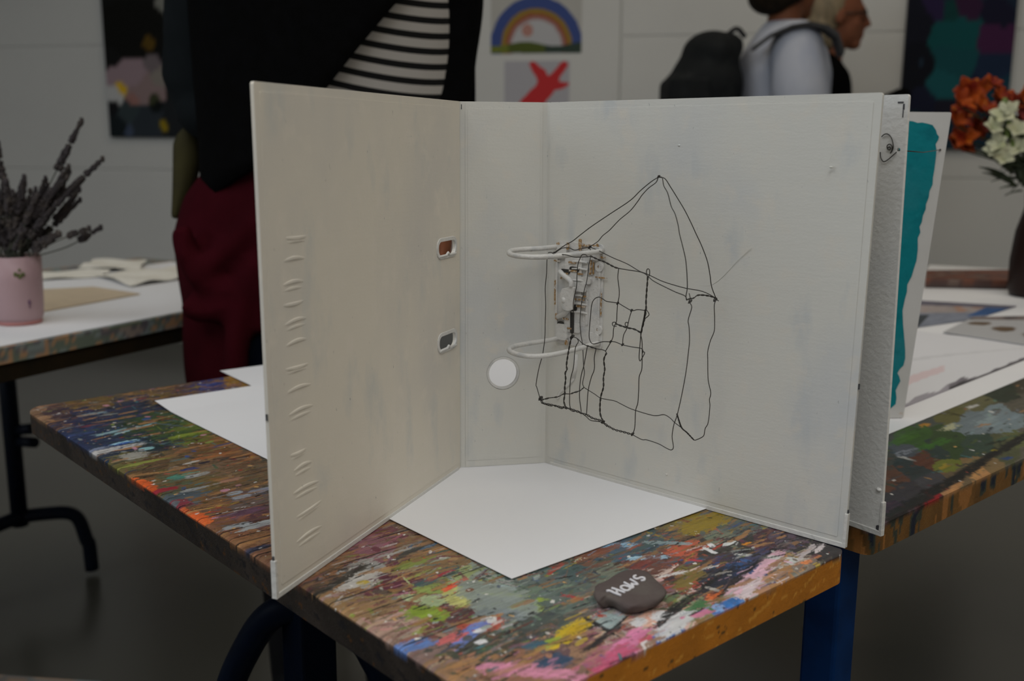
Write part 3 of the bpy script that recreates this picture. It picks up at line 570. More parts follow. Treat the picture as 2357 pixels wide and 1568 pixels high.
# corner of a table at the lower left edge of the view
f0 = at_z(0, 1553, T); f1 = at_z(235, 1569, T); fe = (f1-f0)/np.linalg.norm(f1-f0); fn = np.cross(fe, [0, 0, 1.])
def ft(a, c, z=T): p = f1+fe*a+fn*c; return np.array([p[0], p[1], z])
ftab = thing('work_table', 'stained table edge showing at the bottom left corner, close to the viewer', 'table', ft(-.4, .2, 0))
simple_painted_slab('tabletop', ftab, ft, -.9, .0, 0, .20, [(50, 50, 50), (80, 66, 54), (62, 70, 72), (90, 80, 76)], 1.4, 88)
for a_, c_ in ((-.85, .04), (-.06, .04), (-.85, .16), (-.06, .16)):
    b = MB(); p = ft(a_, c_); b.tube([(p[0], p[1], T-THK-.001), (p[0], p[1], 0)], .016, 10); b.build('leg', M['steel_dark'], ftab)

# ------------------------------------------------------------------ papers
def sheet(name, label, corners, z, m='paper', th=.0004, cat='paper', group=None, curl=None, nx=14, ny=14):
    """corners a,b,c,d in order; a gently uneven sheet with real thickness"""
    A, B_, C_, D_ = [np.array(c, float) for c in corners]; b = MB(); top = []; bot = []
    for i in range(nx+1):
        for j in range(ny+1):
            u, v = i/nx, j/ny; p = (A*(1-u)+B_*u)*(1-v)+(D_*(1-u)+C_*u)*v; h = curl(u, v) if curl else 0
            top.append((p[0], p[1], z+th+h)); bot.append((p[0], p[1], z+h))
    n = len(top); I = lambda i, j: i*(ny+1)+j
    F = []
    for i in range(nx):
        for j in range(ny):
            q = (I(i, j), I(i+1, j), I(i+1, j+1), I(i, j+1)); F.append(q); F.append(tuple(k+n for k in q[::-1]))
    for i in range(nx):
        F += [(I(i, 0), I(i, 0)+n, I(i+1, 0)+n, I(i+1, 0)), (I(i+1, ny), I(i+1, ny)+n, I(i, ny)+n, I(i, ny))]
    for j in range(ny):
        F += [(I(0, j+1), I(0, j+1)+n, I(0, j)+n, I(0, j)), (I(nx, j), I(nx, j)+n, I(nx, j+1)+n, I(nx, j+1))]
    b.poly(top+bot, F); c = (A+B_+C_+D_)/4; c[2] = z
    o = b.build(name, M[m] if isinstance(m, str) else m, None, c)
    for p in o.data.polygons: p.use_smooth = False
    return tag(o, label, cat, group)
ZT = T+.0004
f = at_z(1178, 1336, T); l = at_z(357, 933, T); e = (l-f)/np.linalg.norm(l-f); g = np.cross(e, [0, 0, 1.])
sheet('paper_sheet', 'large white paper sheet under the open wire house binder', [f, l, l+g*.47, f+g*.47], ZT+.0005, curl=lambda u, v: .004*max(0, (u-.9)/.1)**2*(1-v) if u > .9 else 0)
c0 = at_z(507, 857, T); e2 = at_z(612, 907, T)-c0; e2 /= np.linalg.norm(e2); g2 = np.cross([0, 0, 1.], e2)
sheet('paper_sheet', 'white paper corner showing behind the left cover, near the maroon trousers', [c0, c0+e2*.15, c0+e2*.15+g2*.20, c0+g2*.20], ZT+.0012)
r0 = at_z(2040, 1003, T); r1 = at_z(2357, 871, T); e3 = (r1-r0)/np.linalg.norm(r1-r0); g3 = np.cross([0, 0, 1.], e3)
sheet('paper_sheet', 'long white covering paper lying on the table under the right-hand drawings', [r0-e3*.14, r0+e3*1.28, r0+e3*1.28+g3*.53, r0-e3*.14+g3*.53], ZT)
ZP = ZT+.0008

# ------------------------------------------------------------------ the wire-house binder
HB = .318
Ab, Bb, Cb, Db = [np.array([*p, T+.0015]) for p in ((-.1483, .59981), (-.04467, .86518), (.03042, .88014), (.23974, .68779))]
oA, oB, oC, oD = [np.array([*p, HB]) for p in ((-.00117, -.00012), (.00098, -.00084), (-.00182, -.00403), (.00483, .00144))]
def panel(P0, P1, O0, O1, inward):
    """mapping (u along P0->P1, v up, d towards inward)"""
    ln = np.linalg.norm(P1-P0); n = np.cross(P1-P0, [0, 0, 1.]); n /= np.linalg.norm(n)
    if n@inward < 0: n = -n
    def Mp(u, v, d):
        f = u/ln; return P0+(P1-P0)*f+(O0*(1-f)+O1*f)*(v/HB)+n*d
    return Mp, ln, n
mid = np.array([.05, .6, 0])
ML, lnL, nL = panel(Bb, Ab, oB, oA, mid-Bb); MS, lnS, nS = panel(Bb, Cb, oB, oC, mid-Bb); MR, lnR, nR = panel(Cb, Db, oC, oD, mid-Cb)
binder = thing('ring_binder', 'white painted ring binder standing open with a wire house inside', 'binder', (Bb+Cb)/2*[1, 1, 0]+np.array([0, 0, T+.001]))
def slot(u, v, w=.0345, h=.013, r=.0055, sl=0):
    return [(u+x, v+y+x*sl) for x, y in rrect(-w/2, w/2, -h/2, h/2, r, 5)]
def circ(u, v, r, n=36): return [(u+r*math.cos(2*math.pi*k/n), v+r*math.sin(2*math.pi*k/n)) for k in range(n)]
TH = .0024
slots = [slot(.0292, .199), slot(.0289, .1203)]
b = MB(); b.prism(rrect(.0025, lnL, 0, HB, .002), -TH, 0, slots, ML)
b.prism(rrect(.0035, lnL-.0055, .006, HB-.0055, .001), 0, .00035, [slot(.0292, .199, .0375, .0165, .007), slot(.0289, .1203, .0375, .0165, .007)], ML)
# scratched marks pressed along the outer edge: a lip beside a furrow
marks = [(655,548,712,542),(650,604,708,596),(648,660,705,648),(648,704,704,690),(652,752,712,732),(655,800,712,780),(652,852,716,834),(656,908,722,884),(660,960,726,932),(664,1050,708,1030),(672,1088,722,1062),(668,1142,740,1106),(676,1194,746,1146),(676,1254,746,1208)]
def on_left(px, py):
    q = at_plane(px, py, ML(.1, .1, 0), np.cross(ML(.2, .1, 0)-ML(.1, .1, 0), ML(.1, .2, 0)-ML(.1, .1, 0))/.01); e_ = (Ab-Bb)/lnL
    return float((q-Bb)@e_), float(q[2]-Bb[2])
for k, (x0, y0, x1, y1) in enumerate(marks):
    u0, v0 = on_left(x0, y0); u1, v1 = on_left(x1, y1); up_ = .0016
    P = []; R = []
    for i in range(9):
        t_ = i/8; bow = math.sin(t_*math.pi)*(.0018 if k % 3 else -.0008); P.append(ML(u0+(u1-u0)*t_, v0+(v1-v0)*t_+bow, -.0006)); R.append(.0008+.0010*abs(math.sin(math.pi*min(1, t_*1.05)))**.7)
    b.tube(P, R, 6)
    if k % 2 == 0 or k > 8: b.tube([ML(u0+(u1-u0)*i/6, v0+(v1-v0)*i/6-.0036+.0012*math.sin(i/6*math.pi), -.0006) for i in range(7)], [.0008, .0012, .0015, .0016, .0014, .0011, .0008], 6)
cov = b.build('front_cover', M['binder_cream'], binder, bevel=.0005); cov['label'] = 'cream painted left cover with two punched slots'
for k, (u, v) in enumerate(((.0292, .199), (.0289, .1203))):
    b = MB(); b.prism(slot(u, v, .0385, .0172, .0075), .0001, .0013, [slot(u, v, .0325, .0110, .0048)], ML)
    b.tube([ML(u-.016, v-.0062, .0012), ML(u-.003, v-.0062, .0014), ML(u, v-.0040, .0018), ML(u+.003, v-.0062, .0014), ML(u+.016, v-.0062, .0012)], .0011, 8)
    b.build('slot_rim', M['metal_white'], cov, bevel=.0004)
b = MB(); b.prism(rrect(.004, lnS-.004, 0, HB, .0008), -TH, 0, [circ(.0377, .0849, .0130)], MS)
b.prism(rrect(.006, lnS-.006, .006, HB-.0055, .001), 0, .0003, [circ(.0377, .0849, .0150)], MS)
sp = b.build('spine', M['binder_white'], binder, bevel=.0004)
b = MB(); b.prism(circ(.0377, .0849, .0146), -.0002, .0008, [circ(.0377, .0849, .0127)], MS); b.prism(circ(.0377, .0849, .0133), -TH-.0004, .0004, [circ(.0377, .0849, .0127)], MS); b.build('finger_ring', M['metal_white'], sp, bevel=.0003)
b = MB(); b.prism(rrect(.0025, lnR, 0, HB, .002), -TH, 0, [], MR); b.prism(rrect(.0035, lnR-.0055, .006, HB-.0055, .001), 0, .00035, [], MR)
# small paint lumps and ridges
for px, py in ((1423, 286), (1564, 335), (1913, 385), (1535, 1092)):
    q = at_plane(px, py, MR(0, 0, 0), nR); b.ball(q, (.0014, .0014, .0009), n=5)
for pts in (((1338, 328), (1360, 343), (1376, 349), (1400, 336)), ((1908, 372), (1916, 355), (1919, 349)), ((1580, 650), (1640, 655), (1700, 598), (1730, 570)), ((1338, 330), (1356, 341))):
    b.tube(smooth_path([at_plane(x, y, MR(0, 0, 0), nR) for x, y in pts], 5), .00015, 5)
rc = b.build('back_cover', M['binder_white'], binder, bevel=.0005); rc['label'] = 'white painted right cover carrying the lever mechanism'
# hinge strips
for f0_, f1_, f2_ in ((lambda v, d: ML(.0028, v, d), lambda v, d: np.array(Bb)+oB*(v/HB)+np.array([0, 0, v])*0+(nL+nS)*.5*d, lambda v, d: MS(.0042, v, d)), (lambda v, d: MS(lnS-.0042, v, d), lambda v, d: np.array(Cb)+oC*(v/HB)+(nR+nS)*.5*d, lambda v, d: MR(.0028, v, d))):
    b = MB(); K_ = [HB*k/12 for k in range(13)]
    b.rings([[g_(v, d) for g_, d in ((f0_, -.0016), (f1_, -.0016), (f2_, -.0016), (f2_, -.0005), (f1_, -.0008), (f0_, -.0005))] for v in K_], smooth=False)
    b.build('hinge', M['binder_white'], binder)
for Mp, ln in ((ML, lnL), (MR, lnR)):
    b = MB(); b.prism([(.006, -.0011), (ln+.0011, -.0011), (ln+.0011, .0248), (ln-.0014, .0248), (ln-.0018, .0024), (.006, .0024)], -TH-.0006, .0006, [], Mp)
    b.build('edge_rail', M['edge_white'], binder, bevel=.0005)
b = MB()
for Mp, ln in ((ML, lnL), (MR, lnR)):
    for v, hgt in ((.0262, .0025), (.118, .004)): b = MB(); b.box(Mp(ln+.0002, v, -TH/2), (.0012, .0016, hgt)); b.build('paint_chip', M['chip'], binder)
for x in (1062, 1256): 
    q = at_plane(x, 246, MS(0, 0, 0), nS); b = MB(); b.box(q+nS*.0002, (.0007, .0007, .004)); b.build('paint_chip', M['chip'], binder)
# lever arch mechanism
Z0, Z1, U0, U1 = .1132, .2022, .0115, .0627
b = MB(); b.prism(rrect(U0, U1, Z0, Z1, .004), .0004, .0016, [], MR)
b.prism(rrect(U0+.012, U0+.030, Z0+.012, Z1-.010, .003), .0016, .0034, [], MR)
b.prism(rrect(U1-.0165, U1-.0145, Z0+.02, Z1-.02, .0008), .0016, .0030, [], MR); b.prism(rrect(U1-.004, U1-.0022, Z0+.012, Z1-.012, .0008), .0016, .0028, [], MR)
b.prism(rrect(U0+.0015, U0+.0035, Z0+.012, Z1-.012, .0008), .0016, .0028, [], MR)
b.prism(rrect(U0+.004, U0+.016, Z0+.004, Z0+.018, .003), .0016, .0048, [], MR); b.prism(rrect(U1-.014, U1-.002, Z0+.003, Z0+.014, .003), .0016, .0042, [], MR)
b.prism(rrect(U0+.002, U0+.014, Z1-.014, Z1-.003, .003), .0016, .0042, [], MR); b.prism(rrect(U1-.014, U1-.002, Z1-.013, Z1-.002, .003), .0016, .0042, [], MR)
b.prism(rrect(U0+.030, U0+.040, Z1-.034, Z1-.028, .002), .0016, .0040, [], MR); b.prism(rrect(U0+.016, U0+.036, Z0+.048, Z0+.056, .002), .0034, .0052, [], MR)
for z_ in (.186, .180, .170, .163, .157, .150, .143): b.tube([MR(U0+.020, z_, .0034), MR(U0+.029, z_+.0008, .0040), MR(U0+.036, z_, .0026)], .0009, 6)
mech = thing('lever_mechanism', 'x', 'x', MR(.037, .158, .001)); del mech['label'], mech['category']
mech.parent = binder; mech.location = Vector(mech.location)-Vector(binder.location)
pl = b.build('base_plate', M['metal_white'], mech, bevel=.0006)
b = MB()
def patch(u, v, w, h, d=.0037): b.prism(rrect(u-w/2, u+w/2, v-h/2, v+h/2, min(w, h)*.4, 3), d-.0006, d, [], MR)
for u, v, w, h in ((.034, .1795, .010, .0045), (.0245, .177, .010, .004), (.0335, .1465, .008, .006), (.0325, .134, .004, .020), (.020, .1285, .0075, .010), (.0235, .149, .006, .0035), (.022, .194, .007, .004)): b = MB(); patch(u, v, w, h, .0041); b.build('slot', M['black_gap'], mech)
b = MB()
for px, py, w, h in ((1286, 565, .003, .006), (1310, 566, .003, .006), (1338, 563, .003, .010), (1358, 565, .018, .002), (1375, 568, .002, .006), (1284, 600, .007, .0015), (1320, 604, .008, .0018), (1322, 623, .009, .0015), (1338, 630, .006, .0015), (1339, 665, .008, .0014), (1341, 681, .010, .0016), (1336, 689, .010, .0014), (1339, 705, .010, .0016), (1360, 615, .0015, .012), (1366, 617, .0014, .010), (1279, 672, .0016, .022), (1383, 700, .0012, .02), (1304, 733, .007, .0016), (1312, 755, .006, .0014), (1297, 640, .006, .0016), (1305, 629, .006, .0016), (1282, 728, .003, .006), (1385, 592, .007, .0016), (1306, 787, .0035, .005), (1360, 630, .004, .0014), (1383, 639, .012, .0012)):
    q = at_plane(px, py, MR(0, 0, .003), nR); e_ = (Db-Cb)/lnR; b = MB(); patch(float((q-Cb)@e_), float(q[2]-Cb[2]), w, h, .0042 if .0225 < float((q-Cb)@e_) < .0425 else .0030); rs = b.build('rust_mark', M['rust'], mech); rs['label'] = 'orange rust mark'
for px, py in ((1381, 614), (1378, 759)):
    q = at_plane(px, py, MR(0, 0, .0016), nR); u, v = float((q-Cb)@((Db-Cb)/lnR)), float(q[2]-Cb[2])
    b = MB(); b.prism(circ(u, v, .0042, 20), .0012, .0030, [circ(u, v, .0016, 14)], MR); b.mi = 1; b.prism(circ(u, v, .0015, 12), .0016, .0026, [], MR); b.build('rivet', [M['metal_white'], M['rust']], mech, bevel=.0004)
for pts in (((1386, 578), (1350, 583), (1290, 589), (1235, 592), (1195, 590), (1176, 586), (1172, 582), (1180, 577), (1205, 574), (1245, 572), (1284, 568)), ((1378, 790), (1345, 799), (1300, 811), (1255, 819), (1215, 820), (1184, 814), (1172, 806), (1182, 798), (1215, 791), (1255, 785), (1284, 779))):
    r0_ = at_plane(*pts[0], MR(0, 0, .003), nR); r1_ = at_plane(*pts[-1], MR(0, 0, .003), nR); n_ = len(pts)-1
    P = [r0_]+[at_z(x, y, r0_[2]+(r1_[2]-r0_[2])*(i+1)/n_) for i, (x, y) in enumerate(pts[1:-1])]+[r1_]
    b = MB(); b.tube(smooth_path(P, 6), .0021, 12); b.build('ring', M['metal_white'], mech)
b = MB(); P = [at_plane(x, y, MR(0, 0, d), nR) for x, y, d in ((1289, 625, .006), (1296, 633, .009), (1308, 642, .011), (1314, 650, .012), (1315, 660, .012))]; b.tube(smooth_path(P, 5), [.0022]*len(smooth_path(P, 5)), 10)
P2 = [(1296, 664), (1318, 658), (1325, 662), (1322, 672), (1321, 694), (1319, 712), (1310, 716), (1298, 712), (1293, 700), (1291, 676)]
e_ = (Db-Cb)/lnR; uv = [(float((at_plane(x, y, MR(0, 0, .010), nR)-Cb)@e_), float(at_plane(x, y, MR(0, 0, .010), nR)[2]-Cb[2])) for x, y in P2]
b.prism(uv, .0085, .0108, [], MR); q = at_plane(1299, 691, MR(0, 0, .0108), nR); b.ball(q, (.003, .003, .0035), n=6)
b.tube([at_plane(1308, 712, MR(0, 0, .009), nR), at_plane(1300, 722, MR(0, 0, .006), nR), at_plane(1284, 730, MR(0, 0, .004), nR)], .0025, 8)
b.build('lever', M['metal_white'], mech, bevel=.0004)
b = MB(); P = [at_plane(x, y, MR(0, 0, .0016), nR) for x, y in ((1320, 868), (1318, 876), (1300, 893), (1288, 905), (1284, 918))]; b.tube(smooth_path(P, 5), .0014, 8); b.tube([at_plane(1326, 815, MR(0, 0, .0012), nR), at_plane(1324, 850, MR(0, 0, .0012), nR), at_plane(1320, 868, MR(0, 0, .0012), nR)], .0024, 8)
b.build('cover_stay', M['edge_white'], binder)

# ------------------------------------------------------------------ the wire house
def dfront(px, py):
    fx = min(max((px-1242)/305, 0), 1); fy = min(max((py-590)/340, 0), 1)
    return (.056*(1-fx)+.050*fx)*(1-fy)+(.066*(1-fx)+.042*fx)*fy
def hp(px, py, d): return at_plane(px, py, MR(0, 0, d), nR)
def hpath(pts, d):
    """d: 'f', 'b', number or (d0,d1)"""
    out = []; n = len(pts)-1
    for i, (x, y) in enumerate(pts):
        if d == 'f': dd = dfront(x, y)
        elif d == 'b': dd = .010
        elif isinstance(d, tuple): dd = d[0]+(d[1]-d[0])*i/n
        else: dd = d
        out.append(hp(x, y, dd))
    return smooth_path(out, 5)
WR = .00036
def twist(b, P, r=WR, turns=120, amp=None):
    """a second wire wound round the first"""
    amp = amp or r*1.05; L_ = 0; A_ = []; B2 = []; P = [np.array(p) for p in P]
    Q = []
    for i in range(len(P)-1):
        n = max(2, int(np.linalg.norm(P[i+1]-P[i])/.0006)); Q += [P[i]+(P[i+1]-P[i])*k/n for k in range(n)]
    Q.append(P[-1]); n1 = nR; 
    for i, p in enumerate(Q):
        t_ = Q[min(i+1, len(Q)-1)]-Q[max(i-1, 0)]; t_ /= np.linalg.norm(t_)+1e-9; s_ = np.cross(t_, n1); s_ /= np.linalg.norm(s_)+1e-9
        if i: L_ += np.linalg.norm(p-Q[i-1])
        a = L_*turns*2*math.pi; o_ = (s_*math.cos(a)+n1*math.sin(a))*amp; A_.append(p+o_); B2.append(p-o_)
    b.tube(A_, r, 6); b.tube(B2, r, 6)
def knot(b, px, py, d, r=.0015, seed=0):
    g_ = random.Random(seed); c = hp(px, py, d); P = []
    for k in range(14):
        a = k*.95; P.append(c+np.array([math.cos(a), math.sin(a)*.5, math.sin(a*1.2)])*r*g_.uniform(.6, 1.1)+AL*0)
    b.tube(smooth_path(P, 3), WR*.9, 6)
house = thing('wire_house', 'small house outline bent from black iron wire, hung on the binder ring', 'wire sculpture', MR(.10, .06, .03))
AP = hp(1515, 408, .034)
b = MB()
def rafter(pts, d1):
    n = len(pts); P = [hp(x, y, .034+(d1-.034)*i/(n-1)) for i, (x, y) in enumerate(pts)]; b.tube(smooth_path(P, 5), WR, 6)
rafter([(1515,408),(1498,419),(1474,439),(1450,462),(1405,492),(1362,521),(1337,540),(1318,555),(1303,563),(1288,573),(1274,583)], .056)
rafter([(1515,408),(1510,420),(1493,433),(1478,449),(1467,465),(1450,486),(1426,506),(1403,530),(1387,543),(1376,556),(1358,568)], .010)
rafter([(1515,408),(1524,409),(1528,428),(1537,445),(1545,475),(1554,493),(1561,519),(1564,538),(1571,566),(1578,597),(1581,629),(1582,662),(1579,681),(1580,690)], .050)
rafter([(1515,408),(1530,411),(1543,430),(1558,454),(1576,484),(1591,514),(1602,538),(1615,566),(1628,601),(1634,632),(1638,660),(1648,687)], .010)
knot(b, 1516, 407, .034, .0010, 1)
b.tube(hpath([(1274,585),(1288,575),(1297,571),(1311,571),(1323,576),(1341,572),(1358,569)], (.056, .010)), WR, 6)
b.tube(hpath([(1358,569),(1376,576),(1391,584),(1414,595),(1431,602),(1448,610),(1471,624),(1487,630),(1504,638),(1523,647),(1550,656),(1580,664),(1617,671),(1646,685)], 'b'), WR, 6)
b.tube(hpath([(1274,585),(1282,585),(1303,587),(1322,592),(1336,592),(1353,591),(1360,590)], .056), WR, 6)
twist(b, hpath([(1360,590),(1380,599),(1389,602),(1399,607),(1414,615),(1424,618)], .0545))
b.tube(hpath([(1424,618),(1448,622),(1473,626),(1487,632),(1500,644),(1513,652),(1533,662),(1556,673),(1576,681),(1581,690)], (.054, .050)), WR, 6)
twist(b, hpath([(1580,690),(1589,688),(1597,686),(1606,680),(1623,680),(1641,684),(1648,689)], (.050, .010)))
for q in ((1274, 584, .056, 2), (1358, 569, .010, 3), (1588, 695, .050, 4), (1647, 690, .010, 5)): knot(b, q[0], q[1], q[2], .0014, q[3])
b.tube(hpath([(1589, 690), (1588, 683), (1586, 675)], .050), WR, 6); b.tube(hpath([(1648, 689), (1654, 693)], .010), WR, 6)
# loop hooked over the binder ring
b.tube(smooth_path([hp(1262, 582, .056), hp(1268, 581, .058), hp(1274, 584, .060), hp(1276, 590, .059), hp(1271, 589, .056)], 5), WR, 6)
b.build('roof_frame', M['wire'], house)
b = MB()
b.tube(hpath([(1262,586),(1259,600),(1258,630),(1255,664),(1256,702),(1255,740),(1254,779),(1249,817),(1246,828),(1240,850),(1234,884),(1236,893),(1242,914)], 'f'), WR, 6)
twist(b, hpath([(1242,915),(1250,928),(1268,932),(1293,938),(1314,942),(1337,951),(1352,956),(1364,963),(1384,969),(1395,978),(1414,989),(1436,995),(1456,1001)], 'f'), turns=150, amp=WR*1.5)
b.tube(hpath([(1246,928),(1268,935),(1275,933),(1293,941),(1300,935),(1318,947),(1330,946),(1348,958),(1360,968),(1384,972),(1398,983)], 'f'), WR, 6)
b.tube(hpath([(1456,1001),(1477,1012),(1489,1013),(1516,1022),(1534,1032),(1545,1036),(1550,1029),(1547,1005),(1551,978),(1558,958),(1567,920),(1576,874),(1581,842),(1584,815),(1587,785),(1586,753),(1584,737),(1592,709),(1589,699),(1585,694)], 'f'), WR, 6)
knot(b, 1244, 918, .066, .0019, 6); knot(b, 1456, 1000, dfront(1456, 1000), .0013, 7)
b.build('front_frame', M['wire'], house)
b = MB()
twist(b, hpath([(1247,921),(1262,917),(1275,915),(1286,913),(1298,907),(1311,907),(1321,904),(1334,900),(1344,892)], (.066, .011)), turns=90)
b.tube(hpath([(1344,892),(1368,907),(1384,917),(1414,923),(1429,930),(1454,942),(1496,955),(1512,957),(1529,955),(1543,963),(1553,973),(1569,985)], (.010, .016)), WR, 6)
P = hpath([(1558,953),(1562,966),(1569,985),(1581,996),(1597,1013)], (.042, .010)); twist(b, P, turns=520, amp=WR*1.35); b.tube(P, WR, 6)
b.tube(hpath([(1597,1013),(1602,1013),(1619,1004),(1623,987),(1630,973),(1634,936),(1633,920),(1636,904),(1630,874),(1629,828),(1629,810),(1635,785),(1644,762),(1645,734),(1644,705),(1647,692)], 'b'), WR, 6)
b.tube(hpath([(1358,570),(1359,593),(1355,612),(1351,645),(1345,668),(1338,702),(1335,740),(1337,769),(1341,796),(1343,837),(1345,860),(1341,882),(1344,892)], 'b'), WR, 6)
b.build('back_frame', M['wire'], house)
b = MB()
b.tube(hpath([(1353,592),(1349,587),(1341,586),(1336,593),(1330,610),(1328,637),(1327,660),(1320,693),(1320,721),(1318,760),(1316,773)], 'f'), WR, 6)
b.tube(hpath([(1316,775),(1328,779),(1341,791),(1351,796)], 'f'), WR, 6); twist(b, hpath([(1351,796),(1360,799),(1372,803)], 'f')); b.tube(hpath([(1372,803),(1385,805),(1393,808),(1396,813)], 'f'), WR, 6)
twist(b, hpath([(1316,776),(1313,787),(1309,807),(1304,839),(1305,851),(1301,859),(1302,873),(1300,891),(1300,907),(1298,923),(1300,932),(1305,942)], 'f'))
b.tube(hpath([(1328,779),(1331,787),(1324,803),(1320,846),(1313,875),(1311,923),(1313,942)], 'f'), WR, 6)
b.tube(hpath([(1352,797),(1344,841),(1339,859),(1335,884),(1334,916),(1338,948)], 'f'), WR, 6)
b.tube(hpath([(1372,803),(1368,823),(1368,850),(1361,869),(1354,898),(1352,923),(1350,954)], 'f'), WR, 6)
twist(b, hpath([(1396,813),(1390,828),(1392,851),(1389,869),(1389,891),(1384,909),(1382,921),(1381,937),(1382,955),(1388,970)], 'f'))
knot(b, 1317, 776, dfront(1317, 776), .0018, 8); knot(b, 1388, 972, dfront(1388, 972), .0015, 9)
b.build('door_frame', M['wire'], house)
b = MB()
b.tube(hpath([(1394,808),(1404,791),(1407,786),(1404,787),(1387,787),(1366,792),(1358,784),(1356,769),(1359,731),(1362,702),(1368,689),(1378,684),(1387,688),(1397,694),(1422,698),(1435,705),(1454,715),(1468,713),(1486,715)], 'f'), WR, 6)
b.tube(hpath([(1424,618),(1422,639),(1425,664),(1425,683),(1422,698),(1420,721),(1419,740),(1414,751),(1412,760),(1411,775),(1407,786)], 'f'), WR, 6)
b.tube(hpath([(1454,715),(1449,731),(1446,744),(1443,756),(1435,773),(1433,794)], 'f'), WR, 6)
twist(b, hpath([(1416,745),(1429,750),(1445,755),(1460,758),(1475,766)], 'f'))
b.tube(hpath([(1407,786),(1418,788),(1433,794),(1456,799),(1475,802),(1480,808),(1478,815)], 'f'), WR, 6)
b.tube(hpath([(1419,751),(1411,750),(1410,743),(1416,742),(1421,747)], 'f'), WR, 6); b.tube(hpath([(1443,752),(1439,748),(1440,743),(1445,743),(1445,752)], 'f'), WR, 6)
for q in ((1422, 698, 10), (1454, 715, 11), (1433, 794, 12), (1406, 787, 13)): knot(b, q[0], q[1], dfront(q[0], q[1]), .0010, q[2])
b.build('window_frame', M['wire'], house)
b = MB()
b.tube(hpath([(1491,640),(1488,628),(1489,621),(1492,619),(1495,622),(1495,632),(1491,640)], 'f'), WR, 6)
twist(b, hpath([(1491,638),(1489,664),(1487,693),(1487,712),(1483,737),(1478,756),(1475,771)], 'f'), turns=110)
P = hpath([(1486,712),(1484,728),(1479,752),(1476,768)], 'f'); b.tube([p+nR*.0008 for p in P], WR, 6)
b.tube(hpath([(1487,712),(1494,724),(1486,733)], 'f'), WR, 6); b.tube(hpath([(1475,771),(1473,795),(1471,822),(1473,831),(1477,826),(1484,812),(1478,810)], 'f'), WR, 6)
b.tube(hpath([(1475,771),(1478,790),(1478,830),(1477,851),(1471,869),(1470,901),(1468,928),(1463,946),(1461,984),(1456,1000)], 'f'), WR, 6)
b.build('wall_post', M['wire'], house)

# ------------------------------------------------------------------ second binder, standing behind
E0 = at_z(2031, 1230, T+.0015); G0 = at_z(2079, 962, T+.0015); d1 = at_z(1950, 1201, T+.0015)-E0; d1 /= np.linalg.norm(d1)
S1p = E0+d1*.284
def circ_int(p, r, q, s):
    d = np.linalg.norm((q-p)[:2]); a = (r*r-s*s+d*d)/(2*d); h = math.sqrt(max(0, r*r-a*a)); e_ = (q-p)/d; pe = np.array([-e_[1], e_[0], 0]); return p+e_*a+pe*h, p+e_*a-pe*h
c1, c2 = circ_int(S1p, .075, G0, .284); S2p = c1 if c1[1] > c2[1] else c2
zero = np.array([0, 0, HB]); inn = (E0+G0)/2-S1p
tl = at_y(2190, 268, G0[1]+.030); lean = tl-G0; leanv = np.array([lean[0], .030, HB])
b2 = thing('ring_binder', 'second white binder standing behind, with the teal painted inner cover', 'binder', (S1p+S2p)/2*[1, 1, 0]+np.array([0, 0, T+.001]))
oE = np.array([-.0045, -.001, HB])
M1, ln1, n1_ = panel(S1p, E0, oE, oE, inn); M2, ln2, n2_ = panel(S1p, S2p, zero, zero, inn); M3, ln3, n3_ = panel(S2p, G0, leanv, leanv, inn)
n1p = np.cross(M1(ln1, 0, 0)-M1(0, 0, 0), M1(0, HB, 0)-M1(0, 0, 0)); hl = at_plane(2068, 345, M1(0, 0, -TH), n1p)-oE*(1/HB)*0; hv = float(hl[2]-S1p[2]); hu = float((hl-S1p-oE*hv/HB)@((E0-S1p)/ln1))
b = MB(); b.prism(rrect(.002, ln1, 0, HB, .002), -TH, 0, [circ(hu, hv, .0014, 12)], M1)
q = at_plane(2024, 1127, M1(0, 0, -TH), n1_); b.ball(q, (.0022, .0022, .0016), n=6)
b.build('front_cover', M['binder_rough'], b2, bevel=.0005)
b = MB()
for px, py, w, h in ((2087, 236, .0045, .0010), (2094, 246, .0012, .004), (2092, 262, .0006, .005), (2030, 1195, .0012, .012), (2029, 1218, .004, .004), (2010, 1222, .010, .0012)):
    q = at_plane(px, py, M1(0, 0, -TH-.0001), n1_); u, v = float((q-S1p)@((E0-S1p)/ln1)), float(q[2]-S1p[2]); b = MB(); b.prism(rrect(min(u, ln1-w/2)-w/2, min(u, ln1-w/2)+w/2, max(v, h/2)-h/2, max(v, h/2)+h/2, min(w, h)*.35, 3), -TH-.0004, -TH+.0002, [], M1); b.build('paint_chip', M['chip'], b2)
b = MB(); b.prism([(.006, -.001), (ln1+.001, -.001), (ln1+.001, .0255), (ln1-.001, .0255), (ln1-.0014, .003), (.006, .003)], -TH-.0008, .0008, [], M1); b.build('edge_rail', M['edge_white'], b2, bevel=.0004)
b = MB(); b.prism(rrect(.002, ln2-.002, 0, HB, .001), -TH, 0, [circ(.0375, .085, .013)], M2); b.build('spine', M['binder_white'], b2, bevel=.0004)
b = MB(); b.prism(rrect(.002, ln3, 0, HB, .002), -TH, 0, [], M3); tc_ = b.build('back_cover', M['board_grey'], b2, bevel=.0005)
